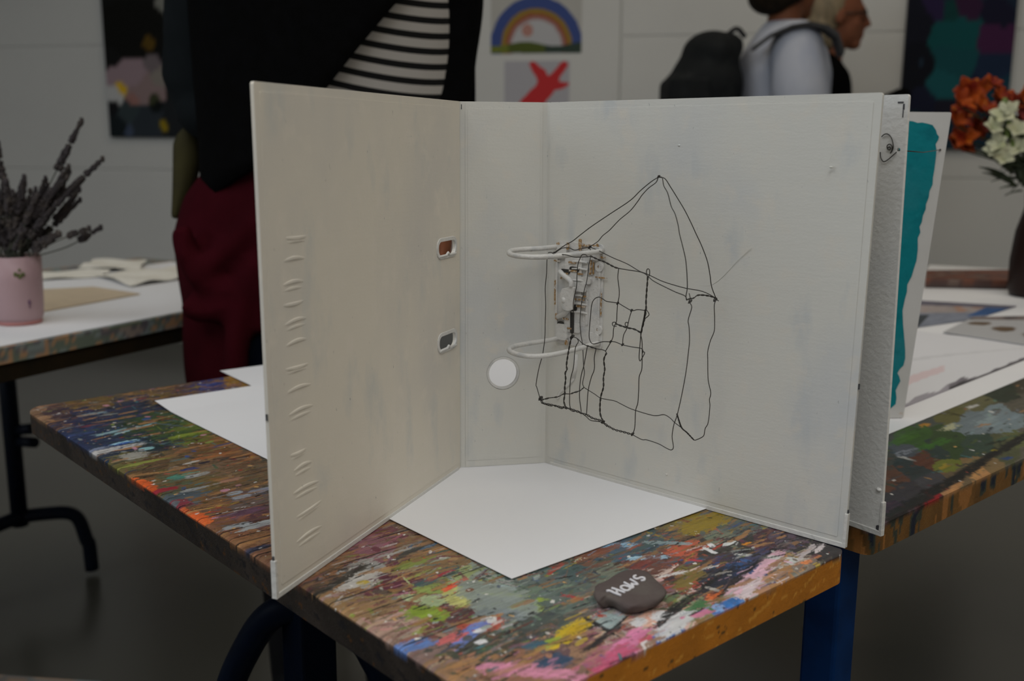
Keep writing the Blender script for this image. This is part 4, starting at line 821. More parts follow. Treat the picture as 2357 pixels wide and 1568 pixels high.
# teal patch on its inner face
n3t = np.cross(M3(.2, 0, 0)-M3(.1, 0, 0), M3(.2, .2, 0)-M3(.2, 0, 0)); n3t /= np.linalg.norm(n3t)
e3_ = (G0-S2p)/ln3
def uv3(px, py):
    # solve M3(u,v,0) = ray by a few Newton steps
    u, v = ln3*.9, HB*.5
    for _ in range(12):
        x, y = project(M3(u, v, 0)); xu, yu = project(M3(u+1e-4, v, 0)); xv, yv = project(M3(u, v+1e-4, 0))
        J_ = np.array([[xu-x, xv-x], [yu-y, yv-y]])/1e-4; du = np.linalg.solve(J_, [px-x, py-y]); u += du[0]; v += du[1]
    return u, v
rb = [(2085,278),(2100,279),(2112,283),(2122,282),(2136,285),(2146,288),(2150,294),(2154,300),(2156,308),(2161,315),(2159,322),(2153,332),(2155,345),(2154,360),(2150,392),(2147,408),(2146,425),(2139,440),(2137,455),(2131,470),(2130,482),(2124,496),(2121,512),(2116,522),(2118,535),(2112,548),(2112,575),(2109,600),(2102,622),(2098,636),(2088,655),(2087,672),(2082,690),(2077,715),(2078,745),(2081,780),(2083,805),(2083,825),(2079,841),(2070,850),(2065,859),(2069,866),(2072,877),(2066,888),(2061,899),(2063,915),(2061,930),(2052,938),(2046,941)]
pts = [uv3(*p) for p in rb]; pts = [(max(u, .02), v) for u, v in pts]; pts += [(.09, pts[-1][1]-.004), (.07, .06), (.05, .15), (.06, .25), (.09, pts[0][1]+.002)]
b = MB(); b.prism(pts, .0001, .0006, [], M3); q = b.build('teal_paint', M['teal'], tc_); q['label'] = 'ragged teal paint field'
# curled wire drawn through both covers
b = MB()
n1t = np.cross(M1(ln1, 0, 0)-M1(0, 0, 0), M1(0, HB, 0)-M1(0, 0, 0)); n1t /= np.linalg.norm(n1t)
def on1(px, py, d=-TH-.0012): return at_plane(px, py, M1(0, 0, d), n1t)
b.tube(smooth_path([on1(*p) for p in ((2043,341),(2047,338),(2050,342),(2047,345),(2043,343),(2042,336),(2047,332),(2053,336),(2053,345),(2049,353),(2041,355),(2033,351),(2031,342),(2034,334),(2041,330))], 5)[:46], .0004, 6)
b.tube(smooth_path([on1(*p) for p in ((2029,315),(2036,309),(2044,309),(2051,316),(2055,328),(2056,340),(2052,350))], 5), .0004, 6)
b.tube(smooth_path([on1(*p) for p in ((2026,350),(2027,362),(2031,370),(2036,372),(2046,366),(2058,355))]+[on1(2068, 346, -.001)], 5), .0004, 6)
hw = M3(*uv3(2163, 345), .0008); hd = on1(2068, 346, .001); b.tube([hd, hd+(hw-hd)*.5+np.array([0, 0, -.002]), hw], .0004, 6); b.ball(hw, .0012, n=5)
q = b.build('wire_spiral', M['wire'], b2)

# ------------------------------------------------------------------ name stone
q0 = at_z(1450, 1372, T)
SA = at_z(1360, 1387, T); SB = at_z(1545, 1378, T)
ol = [(1369,1380),(1366,1366),(1370,1352),(1392,1344),(1420,1327),(1440,1317),(1470,1314),(1490,1323),(1515,1342),(1534,1362),(1534,1374),(1520,1383),(1490,1394),(1470,1400),(1447,1402),(1430,1396),(1412,1386),(1395,1381),(1378,1385)]
SC0 = at_z(1450, 1362, T+.008)
base_pts = []
ring_t = [at_z(x, y-1, T+.0068) for x, y in ol]; ctr = sum(ring_t)/len(ring_t)
stone = thing('stone', 'flat grey stone with white handwriting lying near the table edge', 'stone', (ctr[0], ctr[1], T))
fine = []
for k in range(len(ring_t)):
    a_, b_ = ring_t[k], ring_t[(k+1) % len(ring_t)]
    for q in range(4): fine.append(a_+(b_-a_)*q/4)
fine = [(fine[k-1]+fine[k]*2+fine[(k+1) % len(fine)])/4 for k in range(len(fine))]
R = []
for f_, z_ in ((.62, .0004), (.80, .0010), (.90, .0028), (.975, .0056), (1.0, .0068), (.985, .0080), (.94, .0088), (.85, .0093), (.6, .0098), (.35, .0101), (.12, .0102)):
    R.append([np.array([ctr[0]+(p[0]-ctr[0])*f_*(1+.015*math.sin(k*.9+z_*900)), ctr[1]+(p[1]-ctr[1])*f_*(1+.015*math.cos(k*.7+z_*700)), T+z_+(.0006*math.sin(k*.5) if .0025 < z_ < .0085 else 0)]) for k, p in enumerate(fine)])
b = MB(); b.rings(R); sb = b.build('pebble', M['stone'], stone)
def ink(pts): return smooth_path([at_z(1340+x/10.714, 1300+y/10.714, T+.0102) for x, y in pts], 5)
b = MB()
for s_ in ([(600,650),(680,645),(780,690),(880,730),(960,755)], [(730,580),(830,610),(940,650),(1060,690)], [(870,700),(850,650),(880,625)],
           [(1130,540),(1040,520),(960,545),(965,590),(1040,630),(1120,640),(1180,600),(1160,550),(1100,535)], [(1150,545),(1200,580),(1260,570)],
           [(1035,440),(1110,480),(1190,525),(1265,565)], [(1265,565),(1250,525),(1215,470)], [(1215,470),(1290,490),(1375,495)], [(1375,495),(1330,450),(1260,405),(1185,362)],
           [(1330,270),(1275,290),(1290,335),(1370,350),(1450,320),(1530,330),(1530,380),(1450,395)]):
    P = ink(s_); b.tube(P, .0008, 7)
q = b.build('handwriting', M['white_ink'], stone); q['label'] = 'white handwritten word'

# ------------------------------------------------------------------ things on the left table
pc = at_z(47, 745, T); PR = .038
lz = T+.0012
for nm, lab, cs_, m_, z_, cv in (('paper_sheet', 'long white covering paper on the left table under the pink pot', [lt(-.5, .012), lt(.90, .012), lt(.90, .58), lt(-.5, .58)], 'paper', ZT, None),):
    sheet(nm, lab, cs_, z_, m_)
def lz_pts(*px): return [at_z(x, y, T) for x, y in px]
sheet('card', 'light brown card lying beside the pink pot', lz_pts((90, 722), (322, 680), (215, 664), (60, 672)), ZP, 'card', .0025, 'card')
sheet('paper_sheet', 'cream crumpled paper nearest the maroon trousers on the left table', lz_pts((300, 664), (440, 642), (440, 615), (225, 640)), ZP+.003, 'paper_warm', .0006, curl=lambda u, v: .006*math.sin(u*5+v*3)**2)
sheet('paper_sheet', 'cream paper lying flat behind the pink pot', lz_pts((60, 650), (235, 640), (262, 622), (70, 632)), ZP+.001, 'paper_warm', .0006, curl=lambda u, v: .004*math.sin(u*4+v*5)**2)
sheet('paper_sheet', 'cream paper at the far edge of the left table', lz_pts((180, 624), (320, 630), (338, 606), (215, 606)), ZP+.005, 'paper_warm', .0006, curl=lambda u, v: .005*math.sin(u*3+v*4)**2)
pot = thing('plant_pot', 'pink pot with a small leaf print on the left table', 'pot', (pc[0], pc[1], ZT+.0006))
PH = .108; zb = ZT+.0006
b = MB(); b.lathe((pc[0], pc[1], zb), [(.001, .006), (PR*.86, .006), (PR*.93, .012), (PR*.97, .03), (PR*1.0, .07), (PR*1.02, PH), (PR*.97, PH), (PR*.95, PH-.012), (.001, PH-.012)], 40); b.build('vessel', M['pot_pink'], pot)
b = MB(); b.lathe((pc[0], pc[1], zb), [(.001, 0), (PR*.84, 0), (PR*.88, .003), (PR*.86, .0065), (.001, .0065)], 40); b.build('pot_base', M['pot_base'], pot)
b = MB(); b.lathe((pc[0], pc[1], zb+PH-.0125), [(.001, 0), (PR*.945, 0), (PR*.9, .004), (.001, .006)], 24); b.build('soil', M['soil'], pot)
def on_pot(px, py):
    # point of the pot's side that lies on the ray
    d = ray(px, py); r_ = PR*1.012; o_ = CAM[:2]-pc[:2]; A2 = d[:2]@d[:2]; B_ = 2*o_@d[:2]; C_ = o_@o_-r_*r_; t_ = (-B_-math.sqrt(max(0, B_*B_-4*A2*C_)))/(2*A2); return CAM+d*t_
b = MB()
for dx, dy, rx in ((0, -6, 4), (-9, 4, 6), (8, 4, 6), (0, 8, 7)): b.ball(on_pot(44+dx, 628+dy), (rx*.00066, .0010, rx*.00066), n=6)
b.build('leaf_print', M['leaf_print'], pot)
b = MB(); b.ball(on_pot(68, 696), (.0026, .0012, .0042), n=6); b.ball(on_pot(69, 706), (.001, .0012, .003), n=6); b.build('purple_mark', M['purple_print'], pot)
def sprig(tip, base, bend, lab, spike=.5, width=.0062, droop=0):
    base = np.array(base); tip = np.array(tip); o = thing('lavender_sprig', lab, 'dried flower', base, 'lavender sprigs in the pink pot')
    midp = base+(tip-base)*.55+np.array(bend); P = smooth_path([base, base+(midp-base)*.5+np.array(bend)*.3, midp, tip], 6)
    b = MB(); b.tube(P, .0010, 5); b.build('stem', M['lav_stem'], o)
    Q_ = []
    for i in range(len(P)-1): m_ = max(1, int(np.linalg.norm(P[i+1]-P[i])/.0042)); Q_ += [P[i]+(P[i+1]-P[i])*k/m_ for k in range(m_)]
    P = Q_+[P[-1]]
    b = MB(); n = len(P); k0 = int(n*(1-spike)); g_ = random.Random(hash(round(float(tip[0]*1e4))) & 255)
    for i in range(k0, n-1):
        f_ = (i-k0)/max(1, n-2-k0)
        for s_ in range(1):
            if i % 7 == 5 and f_ < .6: continue
            p = P[i]; w = width*(1-.45*f_)*g_.uniform(.8, 1.2)
            for a in range(4):
                an = a*1.57+g_.uniform(0, 1.5); t_ = P[i+1]-P[i]; t_ /= np.linalg.norm(t_)+1e-9
                x_ = np.cross(t_, [.3, 1, .2]); x_ /= np.linalg.norm(x_); y_ = np.cross(t_, x_); c = p+(x_*math.cos(an)+y_*math.sin(an))*w*.6
                b.ball(c, (w*.62, w*.62, w*.95), (x_, y_, t_), n=4)
    b.ball(P[-1], (width*.6, width*.6, width*1.1), n=4)
    b.build('flower_spike', M['lavender'], o); return o
ztop = zb+PH-.006; g_ = random.Random(11)
specials = [((188, 278), 0, 'tallest dried lavender sprig, leaning to the upper right'), ((236, 366), -.01, 'dried lavender sprig reaching furthest to the upper right'), ((232, 524), .012, 'low drooping lavender sprig at the right of the pink pot'), ((-4, 330), 0, 'dried lavender sprig arching at the left edge of the picture')]
SH = 'dark dried lavender sprig crowded in the pink pot'
for (px, py), bx, lab in specials:
    p = at_y(px, py, pc[1]+.0); an = g_.uniform(0, 6.28); sprig(p, (pc[0]+.012*math.cos(an), pc[1]+.012*math.sin(an), ztop), (bx, 0, -.004), lab, .34)
sprig(at_y(205, 526, pc[1]-.02), (pc[0]+.02, pc[1]-.02, ztop), (.0, 0, .004), 'short lavender sprig bent low over the pot rim', .3)
for k in range(46):
    an = g_.uniform(0, 6.28); rr_ = g_.uniform(.004, .03); px = g_.choice([g_.uniform(-30, 190), g_.uniform(10, 150)]); top = 372+abs(px-60)*.55 if px < 120 else 390
    py = g_.uniform(top, 545) if px < 150 else g_.uniform(380, 470)
    p = at_y(px, py, pc[1]+g_.uniform(-.05, .05)); sprig(p, (pc[0]+rr_*math.cos(an), pc[1]+rr_*math.sin(an), ztop), (g_.uniform(-.006, .006), 0, 0), SH, g_.uniform(.45, .75), g_.uniform(.0048, .0068))

# ------------------------------------------------------------------ things on the right table
def painted_sheet(name, label, px4, z, fn, cat, n=40, th=.0008, raised=None):
    """flat printed sheet; colour given by fn(u,v)"""
    A, B_, C_, D_ = [at_z(x, y, T) for x, y in px4]; pts = []; cols = []
    for i in range(n+1):
        for j in range(n+1):
            u, v = i/n, j/n; p = (A*(1-u)+B_*u)*(1-v)+(D_*(1-u)+C_*u)*v; pts.append((p[0], p[1], z+th)); cols.append(fn(u, v))
    N0 = len(pts); I = lambda i, j: i*(n+1)+j; F = [(I(i, j), I(i+1, j), I(i+1, j+1), I(i, j+1)) for i in range(n) for j in range(n)]
    loop = [I(i, 0) for i in range(n)]+[I(n, j) for j in range(n)]+[I(i, n) for i in range(n, 0, -1)]+[I(0, j) for j in range(n, 0, -1)]
    for q in loop: pts.append((pts[q][0], pts[q][1], z)); cols.append(cols[q] if raised is None else raised)
    m_ = len(loop); F += [(loop[(k+1) % m_], loop[k], N0+k, N0+(k+1) % m_) for k in range(m_)]; F.append(tuple(N0+k for k in range(m_))[::-1])
    c = (A+B_+C_+D_)/4; c[2] = z; me = bpy.data.meshes.new(name); me.from_pydata([tuple(np.array(p)-c) for p in pts], [], F); set_color(me, np.array(cols)); me.materials.append(M['print'])
    bmx = bmesh.new(); bmx.from_mesh(me); bmesh.ops.recalc_face_normals(bmx, faces=bmx.faces); bmx.to_mesh(me); bmx.free()
    o = bpy.data.objects.new(name, me); COL.objects.link(o); o.location = V(c); return tag(o, label, cat)
nn = lambda u, v, s, seed: float(fbm(np.array([u*s]), np.array([v*s]), seed, 3)[0])
def draw_fn(u, v):   # v: 0 = near edge
    c = np.array([.76, .76, .79]); e_ = .03+.10*max(0, nn(u, .3, 7, 5)-.42)*3*(u > .05)
    if v < e_: c = np.array([.20, .185, .21])*(1-.7*(v < e_*.35)) if u > .28 else np.array([.36, .34, .38])
    if .04 < u < .26 and .20+.3*u < v < .30+.3*u and nn(u, v, 9, 8) > .40: c = np.array([.74, .60, .62])
    if abs(v-.52-.1*u) < .02: c *= .88
    return c
painted_sheet('drawing', 'big white drawing with a dark torn-looking border, right of the binders', [(2068, 946), (2420, 806), (2420, 800), (2085, 762)], ZP, draw_fn, 'drawing', 60)
def photo1(u, v):
    k = nn(u, v, 5, 21); c = np.array([.22, .24, .30])
    if v > .5: c = np.array([.36, .31, .30]) if k > .42 else np.array([.42, .25, .18])
    if u < .3 and v < .45: c = np.array([.035, .045, .055])
    if u > .76 and v > .25: c = np.array([.03, .09, .24])
    if v > .82: c = np.array([.14, .13, .17])
    return c*(.8+.5*nn(u, v, 14, 25))
painted_sheet('photo_print', 'dark blue photo print with a bright blue corner on the right table', [(2060, 764), (2240, 738), (2340, 708), (2100, 694)], ZP+.0009, photo1, 'photo')
def photo2(u, v):
    c = np.array([.46, .46, .47])
    for cx, cy in ((.16, .60), (.42, .42), (.70, .30)):
        if ((u-cx)/.10)**2+((v-cy)/.10)**2 < 1: c = np.array([.13, .085, .05])
    if v > .80: c = np.array([.20, .16, .15]) if nn(u, v, 8, 31) > .4 else np.array([.06, .05, .055])
    return c
painted_sheet('photo_print', 'pale print with small brown spots at the right edge of the picture', [(2170, 770), (2460, 815), (2480, 730), (2240, 735)], ZP+.0020, photo2, 'photo')
def book_fn(u, v):
    k = nn(u, v, 6, 41); return np.array([.19, .065, .035]) if k > .5 else np.array([.10, .045, .035]) if k > .35 else np.array([.20, .13, .10])
painted_sheet('book', 'reddish brown book lying flat before the dark vase', [(2128, 664), (2330, 668), (2335, 640), (2130, 642)], ZP, book_fn, 'book', 24, .018, (.05, .035, .032))
sheet('paper_sheet', 'white paper lying behind the reddish book', lz_pts((2125, 632), (2330, 642), (2330, 622), (2140, 612)), ZP, 'paper', .001)
vc = at_z(2386, 683, T); VR = .036
vase = thing('vase', 'tall dark brown vase at the right edge holding the flowers', 'vase', (vc[0], vc[1], ZT+.001))
VH = float(at_y(2380, 442, vc[1])[2]-ZT)
b = MB(); b.lathe((vc[0], vc[1], ZT+.001), [(.001, 0), (VR*1.35, 0), (VR*1.48, .012), (VR*1.50, VH*.35), (VR*1.35, VH*.62), (VR*1.0, VH*.85), (VR*1.05, VH*.98), (VR*1.0, VH), (VR*.85, VH-.004), (VR*.8, VH*.9), (.001, VH*.88)], 36); b.build('vessel', M['vase'], vase)
def petal(b, c, dr, up, ln, wd, curl=.3):
    side = np.cross(dr, up); side /= np.linalg.norm(side); R = []
    for i in range(6):
        f_ = i/5; p = c+dr*ln*f_*(1-.15*f_*curl)+up*(curl*ln*(f_-.9*f_*f_)); w = wd*math.sin(math.pi*min(.97, .12+f_*.85))**.8; R.append([p-side*w+up*w*.25, p-side*w*.3+up*.0008, p+side*w*.3+up*.0008, p+side*w+up*w*.25, p+side*w*.3-up*.0006, p-side*w*.3-up*.0006])
    b.rings(R)
def flower(px, py, y, lab, mp, grp, nm, size=.03, face=None, leafy=True, petals=6):
    c = at_y(px, py, y); base = np.array([vc[0]+g_.uniform(-.012, .012), vc[1]+g_.uniform(-.012, .012), ZT+VH-.02])
    o = thing(nm, lab, 'flower', base, grp); m_ = base+(c-base)*.5+np.array([(c-base)[0]*-.12, 0, .015]); P = smooth_path([base, m_, c], 7)
    b = MB(); b.tube(P, .0016, 6); b.build('stem', M['leaf'], o)
    f_ = np.array(face if face is not None else [g_.uniform(-.7, .5), -g_.uniform(.4, 1), g_.uniform(.1, .9)]); f_ /= np.linalg.norm(f_)
    x_ = np.cross(f_, [.1, .2, 1]); x_ /= np.linalg.norm(x_); y_ = np.cross(f_, x_); b = MB()
    for k in range(petals):
        a = k*2*math.pi/petals+g_.uniform(-.15, .15); dr = (x_*math.cos(a)+y_*math.sin(a))*.8+f_*.6; dr /= np.linalg.norm(dr); u_ = f_-dr*(f_@dr); u_ /= np.linalg.norm(u_)
        petal(b, c, dr, u_, size*g_.uniform(.85, 1.15), size*.36)
    b.build('blossom', M[mp], o)
    if leafy:
        for q in range(2):
            b = MB(); i = 4+q*4; dr = np.array([g_.uniform(-1, .4), g_.uniform(-.6, .3), g_.uniform(-.3, .5)]); dr /= np.linalg.norm(dr); petal(b, P[i], dr, np.cross(dr, np.cross([0, 0, 1.], dr)), .05, .008); b.build('leaf', M['leaf'], o)
    return o
OG = 'orange flowers in the brown vase'
for px, py, s_ in ((2205,240,.030),(2230,215,.032),(2262,218,.030),(2290,228,.030),(2310,240,.028),(2200,290,.030),(2225,265,.032),(2255,255,.030),(2195,330,.028),(2220,320,.028),(2240,300,.030),(2335,245,.028),(2350,225,.028),(2212,345,.024),(2370,260,.03),(2280,200,.024)):
    flower(px, py, vc[1]+g_.uniform(-.03, .05), 'orange lily-like flower in the brown vase', 'petal_orange', OG, 'orange_flower', s_*1.12)
for px, py in ((2268, 300), (2345, 275), (2275, 262)):
    flower(px, py, vc[1]-.01, 'dark red flower among the orange ones in the brown vase', 'petal_red', 'dark red flowers in the brown vase', 'red_flower', .026)
for px, py, s_ in ((2282,300,.026),(2315,270,.030),(2300,335,.028),(2340,305,.028),(2310,370,.024),(2345,345,.030),(2328,255,.022),(2290,350,.024)):
    flower(px, py, vc[1]-.055, 'white freesia-like flower in front of the orange ones', 'petal_white', 'white flowers in the brown vase', 'white_flower', s_, (g_.uniform(-.8, .2), -.7, .5), True, 5)
b = MB()
for px, py, tx, ty in ((2330,400,2255,345),(2330,420,2250,385),(2340,430,2258,398),(2335,410,2280,420),(2340,390,2240,352),(2350,380,2300,392),(2340,430,2300,435),(2352,440,2312,452),(2350,420,2340,360),(2357,430,2370,380)):
    p0 = at_y(px, py, vc[1]-.02); p1 = at_y(tx, ty, vc[1]-.03); dr = p1-p0; l_ = np.linalg.norm(dr); dr /= l_; petal(b, p0, dr, np.cross(dr, np.cross([0, .3, 1.], dr)), l_, .009, .2)
for k in range(10): p0 = np.array([vc[0], vc[1], ZT+VH-.01]); a = k*.63; b.tube([p0, p0+np.array([.03*math.cos(a), .03*math.sin(a), .05])], .002, 5)
tag(b.build('foliage', M['leaf'], None, (vc[0], vc[1], ZT+VH)), 'dark green leaves spilling from the brown vase', 'leaves', None, 'stuff')
b = MB()
for px, py in ((2312, 238), (2308, 250), (2322, 292), (2330, 330), (2318, 306), (2360, 300)): b.ball(at_y(px, py, vc[1]-.05), (.006, .006, .012), n=6)
tag(b.build('buds', M['leaf_light'], None, at_y(2320, 290, vc[1]-.05)), 'pale green buds between the white flowers', 'buds', None, 'stuff')

# ------------------------------------------------------------------ on the wall
def wall_picture(name, label, px4, d, patches, warp, mside, cat, n=70, fn=None, kk=5.0):
    """px4: left, right (at mid height), top, bottom in the photo -> upright rectangle on the wall"""
    x0, x1, y0, y1 = px4; a = float((wall_pt(x0, (max(y0, 0)+y1)/2, d)-WP)@WD); c = float((wall_pt(x1, (max(y0, 0)+y1)/2, d)-WP)@WD); zb_ = float(wall_pt((x0+x1)/2, y1, d)[2]); zt_ = float(wall_pt((x0+x1)/2, y0, d)[2])
    org = wall_xy((a+c)/2, .0)+np.array([0, 0, zb_]); o = thing(name, label, cat, org)
    b = MB(); b.box(wall_xy((a+c)/2, d/2+.0005)+np.array([0, 0, (zt_+zb_)/2]), (c-a, d-.001, zt_-zb_), (WD, WN, (0, 0, 1))); b.build('backing', mside, o)
    S, Z = np.meshgrid(np.linspace(a, c, n+1), np.linspace(zb_, zt_, n+1)); S = S.ravel(); Z = Z.ravel(); P = (WP+WN*(d+.0006))[None]+S[:, None]*WD; P[:, 2] = Z
    q = P-CAM; w = q@FW; X = W0/2+FPX*(q@RT)/w; Y = H0/2-FPX*(q@UP)/w
    rgb = fn(X, Y) if fn else patchwork(X, Y, S, Z, [(p[0], p[1], p[2], p[3] if len(p) > 6 else p[2], *p[-3:]) for p in patches], warp, 6, 6, 91)*kk
    me, qd = grid_mesh(name, None, n+1, n+1); me.from_pydata((P-org[None]).tolist(), [], qd.tolist()); set_color(me, np.clip(rgb, 0, .85)); me.materials.append(M['canvas'])
    f_ = bpy.data.objects.new('picture_surface', me); COL.objects.link(f_); f_.parent = o; return o
wall_picture('painting', 'dark abstract painting with pink and yellow dabs on the left wall', (243, 560, -330, 316), .03,
  [(300,60,70,6,6,5),(280,-100,120,8,8,8),(500,60,120,6,6,6),(335,95,22,46,34,8),(300,175,34,84,72,76),(345,150,20,62,56,58),(358,180,22,74,70,66),(283,205,15,120,96,12),(268,222,16,104,104,104),(330,205,36,78,66,66),(310,228,16,84,60,56),(300,260,30,26,32,34),(340,275,34,22,26,30),(360,250,14,6,8,8),(305,300,12,34,40,52),(275,290,24,10,14,16),(378,290,12,78,66,10),(375,12,18,70,70,66),(260,130,20,8,8,8),(256,250,12,10,10,12),(355,225,14,30,32,20),(420,290,40,14,16,18)], 16, M['frame_dark'], 'painting', kk=4.2)
wall_picture('painting', 'dark blue and teal abstract painting on the wall behind the vase', (2078, 2327, -330, 343), .03,
  [(2100,50,50,8,9,16),(2110,160,50,6,7,12),(2200,70,60,6,40,42),(2190,30,34,6,30,30),(2290,90,40,34,14,34),(2230,10,34,26,12,28),(2150,20,34,20,14,34),(2200,130,50,8,38,42),(2180,185,40,10,44,48),(2130,230,40,10,12,24),(2190,240,30,12,12,20),(2290,160,40,12,20,34),(2300,210,40,8,30,40),(2250,200,30,12,14,30),(2115,150,24,16,26,36),(2250,290,60,10,22,30),(2120,290,40,8,24,28),(2300,20,30,10,10,22),(2200,-150,140,12,20,30)], 30, M['frame_dark'], 'painting', kk=4.0)
def rainbow(X, Y):
    c = np.tile(np.array([.56, .56, .58]), (len(X), 1)); dx = (X-1235)/103; dy = (Y-108)/112; r_ = np.sqrt(dx*dx+dy*dy)+.03*(fbm(X/14, Y/14, 7, 2)-.5)
    def put(m, col): c[m] = col
    put((r_ < 1.04) & (r_ > .80), (.065, .10, .30)); put((r_ <= .80) & (r_ > .70), (.34, .22, .045)); put((r_ <= .70) & (r_ > .62), (.36, .12, .06)); put((r_ <= .62) & (r_ > .56), (.42, .25, .25))
    put(np.hypot((X-1214)/13, (Y-70)/15) < 1, (.52, .27, .23)); put((r_ > 1.04), (.54, .53, .50))
    g_ = Y > 101+5*np.sin(X/22); put(g_ & (Y < 122), (.10, .13, .03)); put(g_ & (X > 1255) & (Y < 122), (.05, .075, .06)); put(g_ & (X < 1170) & (Y < 122), (.19, .22, .04))
    return c
wall_picture('drawing', "child's rainbow drawing on white paper on the back wall", (1130, 1339, -40, 123), .002, None, 0, M['paper'], 'drawing', 110, rainbow)
def splash(X, Y):
    c = np.tile(np.array([.50, .49, .53]), (len(X), 1)); w = (fbm(X/10, Y/10, 17, 2)-.5)*6
    for x0, y0, x1, y1, r0, r1 in ((1205,262,1262,195,26,20),(1262,200,1228,150,17,8),(1258,205,1298,150,14,9),(1262,200,1303,195,13,6),(1248,170,1225,148,10,7)):
        t_ = np.clip(((X-x0)*(x1-x0)+(Y-y0)*(y1-y0))/((x1-x0)**2+(y1-y0)**2), 0, 1); d_ = np.hypot(X-x0-(x1-x0)*t_, Y-y0-(y1-y0)*t_)+w; c[d_ < r0+(r1-r0)*t_] = (.62, .045, .05)
    return c
wall_picture('drawing', 'red hand-like splash painted on paper under the rainbow drawing', (1161, 1310, 140, 330), .002, None, 0, M['paper'], 'drawing', 110, splash)

# ------------------------------------------------------------------ people
def ell(c, rx, ry, n=40, a0=0, a1=2*math.pi, close=True):
    """angle measured from the front (-y) towards +x"""
    k = n if close else n-1
    return [np.array([c[0]+rx*math.sin(a0+(a1-a0)*i/k), c[1]-ry*math.cos(a0+(a1-a0)*i/k), c[2]]) for i in range(n)]
def limb(b, pts, rs): P = smooth_path(pts, 5); n = len(P); R = np.interp(np.linspace(0, 1, n), np.linspace(0, 1, len(rs)), rs); b.tube(P, list(R), 14); [b.ball(p, r_*.98, n=8) for p, r_ in ((P[0], R[0]), (P[-1], R[-1]))]
def hand(b, wrist, dr, palm_n, sc=1.):
    """palm, four bent fingers, thumb from the side"""
    dr = np.array(dr, float); dr /= np.linalg.norm(dr); pn = np.array(palm_n, float); pn -= dr*(pn@dr); pn /= np.linalg.norm(pn); sd = np.cross(dr, pn); w = np.array(wrist, float)
    b.ball(w+dr*.045*sc, (.048*sc, .040*sc, .015*sc), (dr, sd, pn), 8)
    for k, l_ in enumerate((.068, .078, .072, .056)):
        o_ = w+dr*.082*sc+sd*(.028-.0185*k)*sc; b.tube(smooth_path([o_-dr*.02*sc, o_+dr*l_*.45*sc+pn*.008*sc, o_+dr*l_*.8*sc+pn*.024*sc, o_+dr*l_*.9*sc+pn*.04*sc], 3), .0082*sc, 8)
    o_ = w+dr*.03*sc+sd*.034*sc; b.tube(smooth_path([o_-sd*.01*sc, o_+sd*.022*sc+dr*.022*sc, o_+sd*.028*sc+dr*.055*sc+pn*.012*sc], 3), .0095*sc, 8)
def head_shapes(b, c, fwd, sc=1.):
    """skull, jaw, nose, brow, lips, ears, neck; c = head centre, fwd = way it faces"""
    f_ = np.array(fwd, float); f_[2] = 0; f_ /= np.linalg.norm(f_); u_ = np.array([0, 0, 1.]); s_ = np.cross(f_, u_); ax = (f_, s_, u_); c = np.array(c)
    P = lambda a, l, h: c+(f_*a+s_*l+u_*h)*sc
    b.ball(P(-.008, 0, .028), (.096*sc, .076*sc, .090*sc), ax, 14); b.ball(P(.028, 0, -.035), (.062*sc, .058*sc, .072*sc), ax, 12); b.ball(P(.062, 0, -.092), (.026*sc, .030*sc, .022*sc), ax, 8)
    b.ball(P(.083, 0, .028), (.014*sc, .044*sc, .013*sc), ax, 8)
    b.tube([P(.088, 0, .022), P(.104, 0, -.006), P(.112, 0, -.024), P(.094, 0, -.032)], [.009*sc, .011*sc, .013*sc, .010*sc], 8)
    b.ball(P(.088, 0, -.054), (.011*sc, .024*sc, .007*sc), ax, 6); b.ball(P(.086, 0, -.066), (.011*sc, .020*sc, .008*sc), ax, 6)
    for k in (-1, 1): b.ball(P(-.005, .077*k, -.005), (.018*sc, .009*sc, .032*sc), ax, 8); b.ball(P(.055, .040*k, -.022), (.022*sc, .020*sc, .022*sc), ax, 6)
    b.tube([P(-.018, 0, -.04), P(-.035, 0, -.20)], [.052*sc, .058*sc], 14)

# the person in the striped top
cx, cy = -.285, 1.64
pA = thing('person', 'person in a striped top, black cardigan and maroon trousers behind the binder', 'person', (cx, cy, 0))
hA = np.array([cx+.06, cy-.16, 1.56])
def bodyA(b):
    head_shapes(b, hA, (.5, -1, 0)); b.tube(smooth_path([(cx+.03, cy-.09, 1.40), (cx+.02, cy-.06, 1.25), (cx, cy, 1.02), (cx, cy, .88)], 4), .115, 16)
    limb(b, [(cx-.15, cy-.05, 1.32), (cx-.19, cy+.02, 1.07), (cx-.03, cy+.17, 1.00)], [.045, .04, .028]); limb(b, [(cx+.15, cy-.06, 1.32), (cx+.178, cy-.03, 1.10), (cx+.176, cy-.09, .90)], [.045, .04, .028])
    hand(b, (cx-.03, cy+.17, 1.0), (1, .1, -.15), (0, .2, 1)); hand(b, (cx+.176, cy-.09, .90), (.08, -.15, -1), (-1, 0, 0))
    for k in (-1, 1): limb(b, [(cx+.085*k-.015, cy, .88), (cx+.08*k-.01, cy-.01, .48), (cx+.082*k, cy, .10)], [.085, .06, .045])
blob('body', bodyA, .008, M['skin'], pA, (cx, cy, 0))
b = MB(); RX, RY = .185, .135
lean_y = lambda z: cy-.10*max(0, z-1.0)
b.rings([ell((cx+.012, lean_y(z), z), rx, ry, 56) for z, rx, ry in ((.93, .19, .14), (1.0, .198, .145), (1.06, .198, .145), (1.14, .198, .14), (1.22, .198, .138), (1.30, .19, .13), (1.37, .17, .11), (1.42, .09, .075))])
sh = b.build('striped_shirt', M['stripe'], pA, (cx, cy, 1.0))
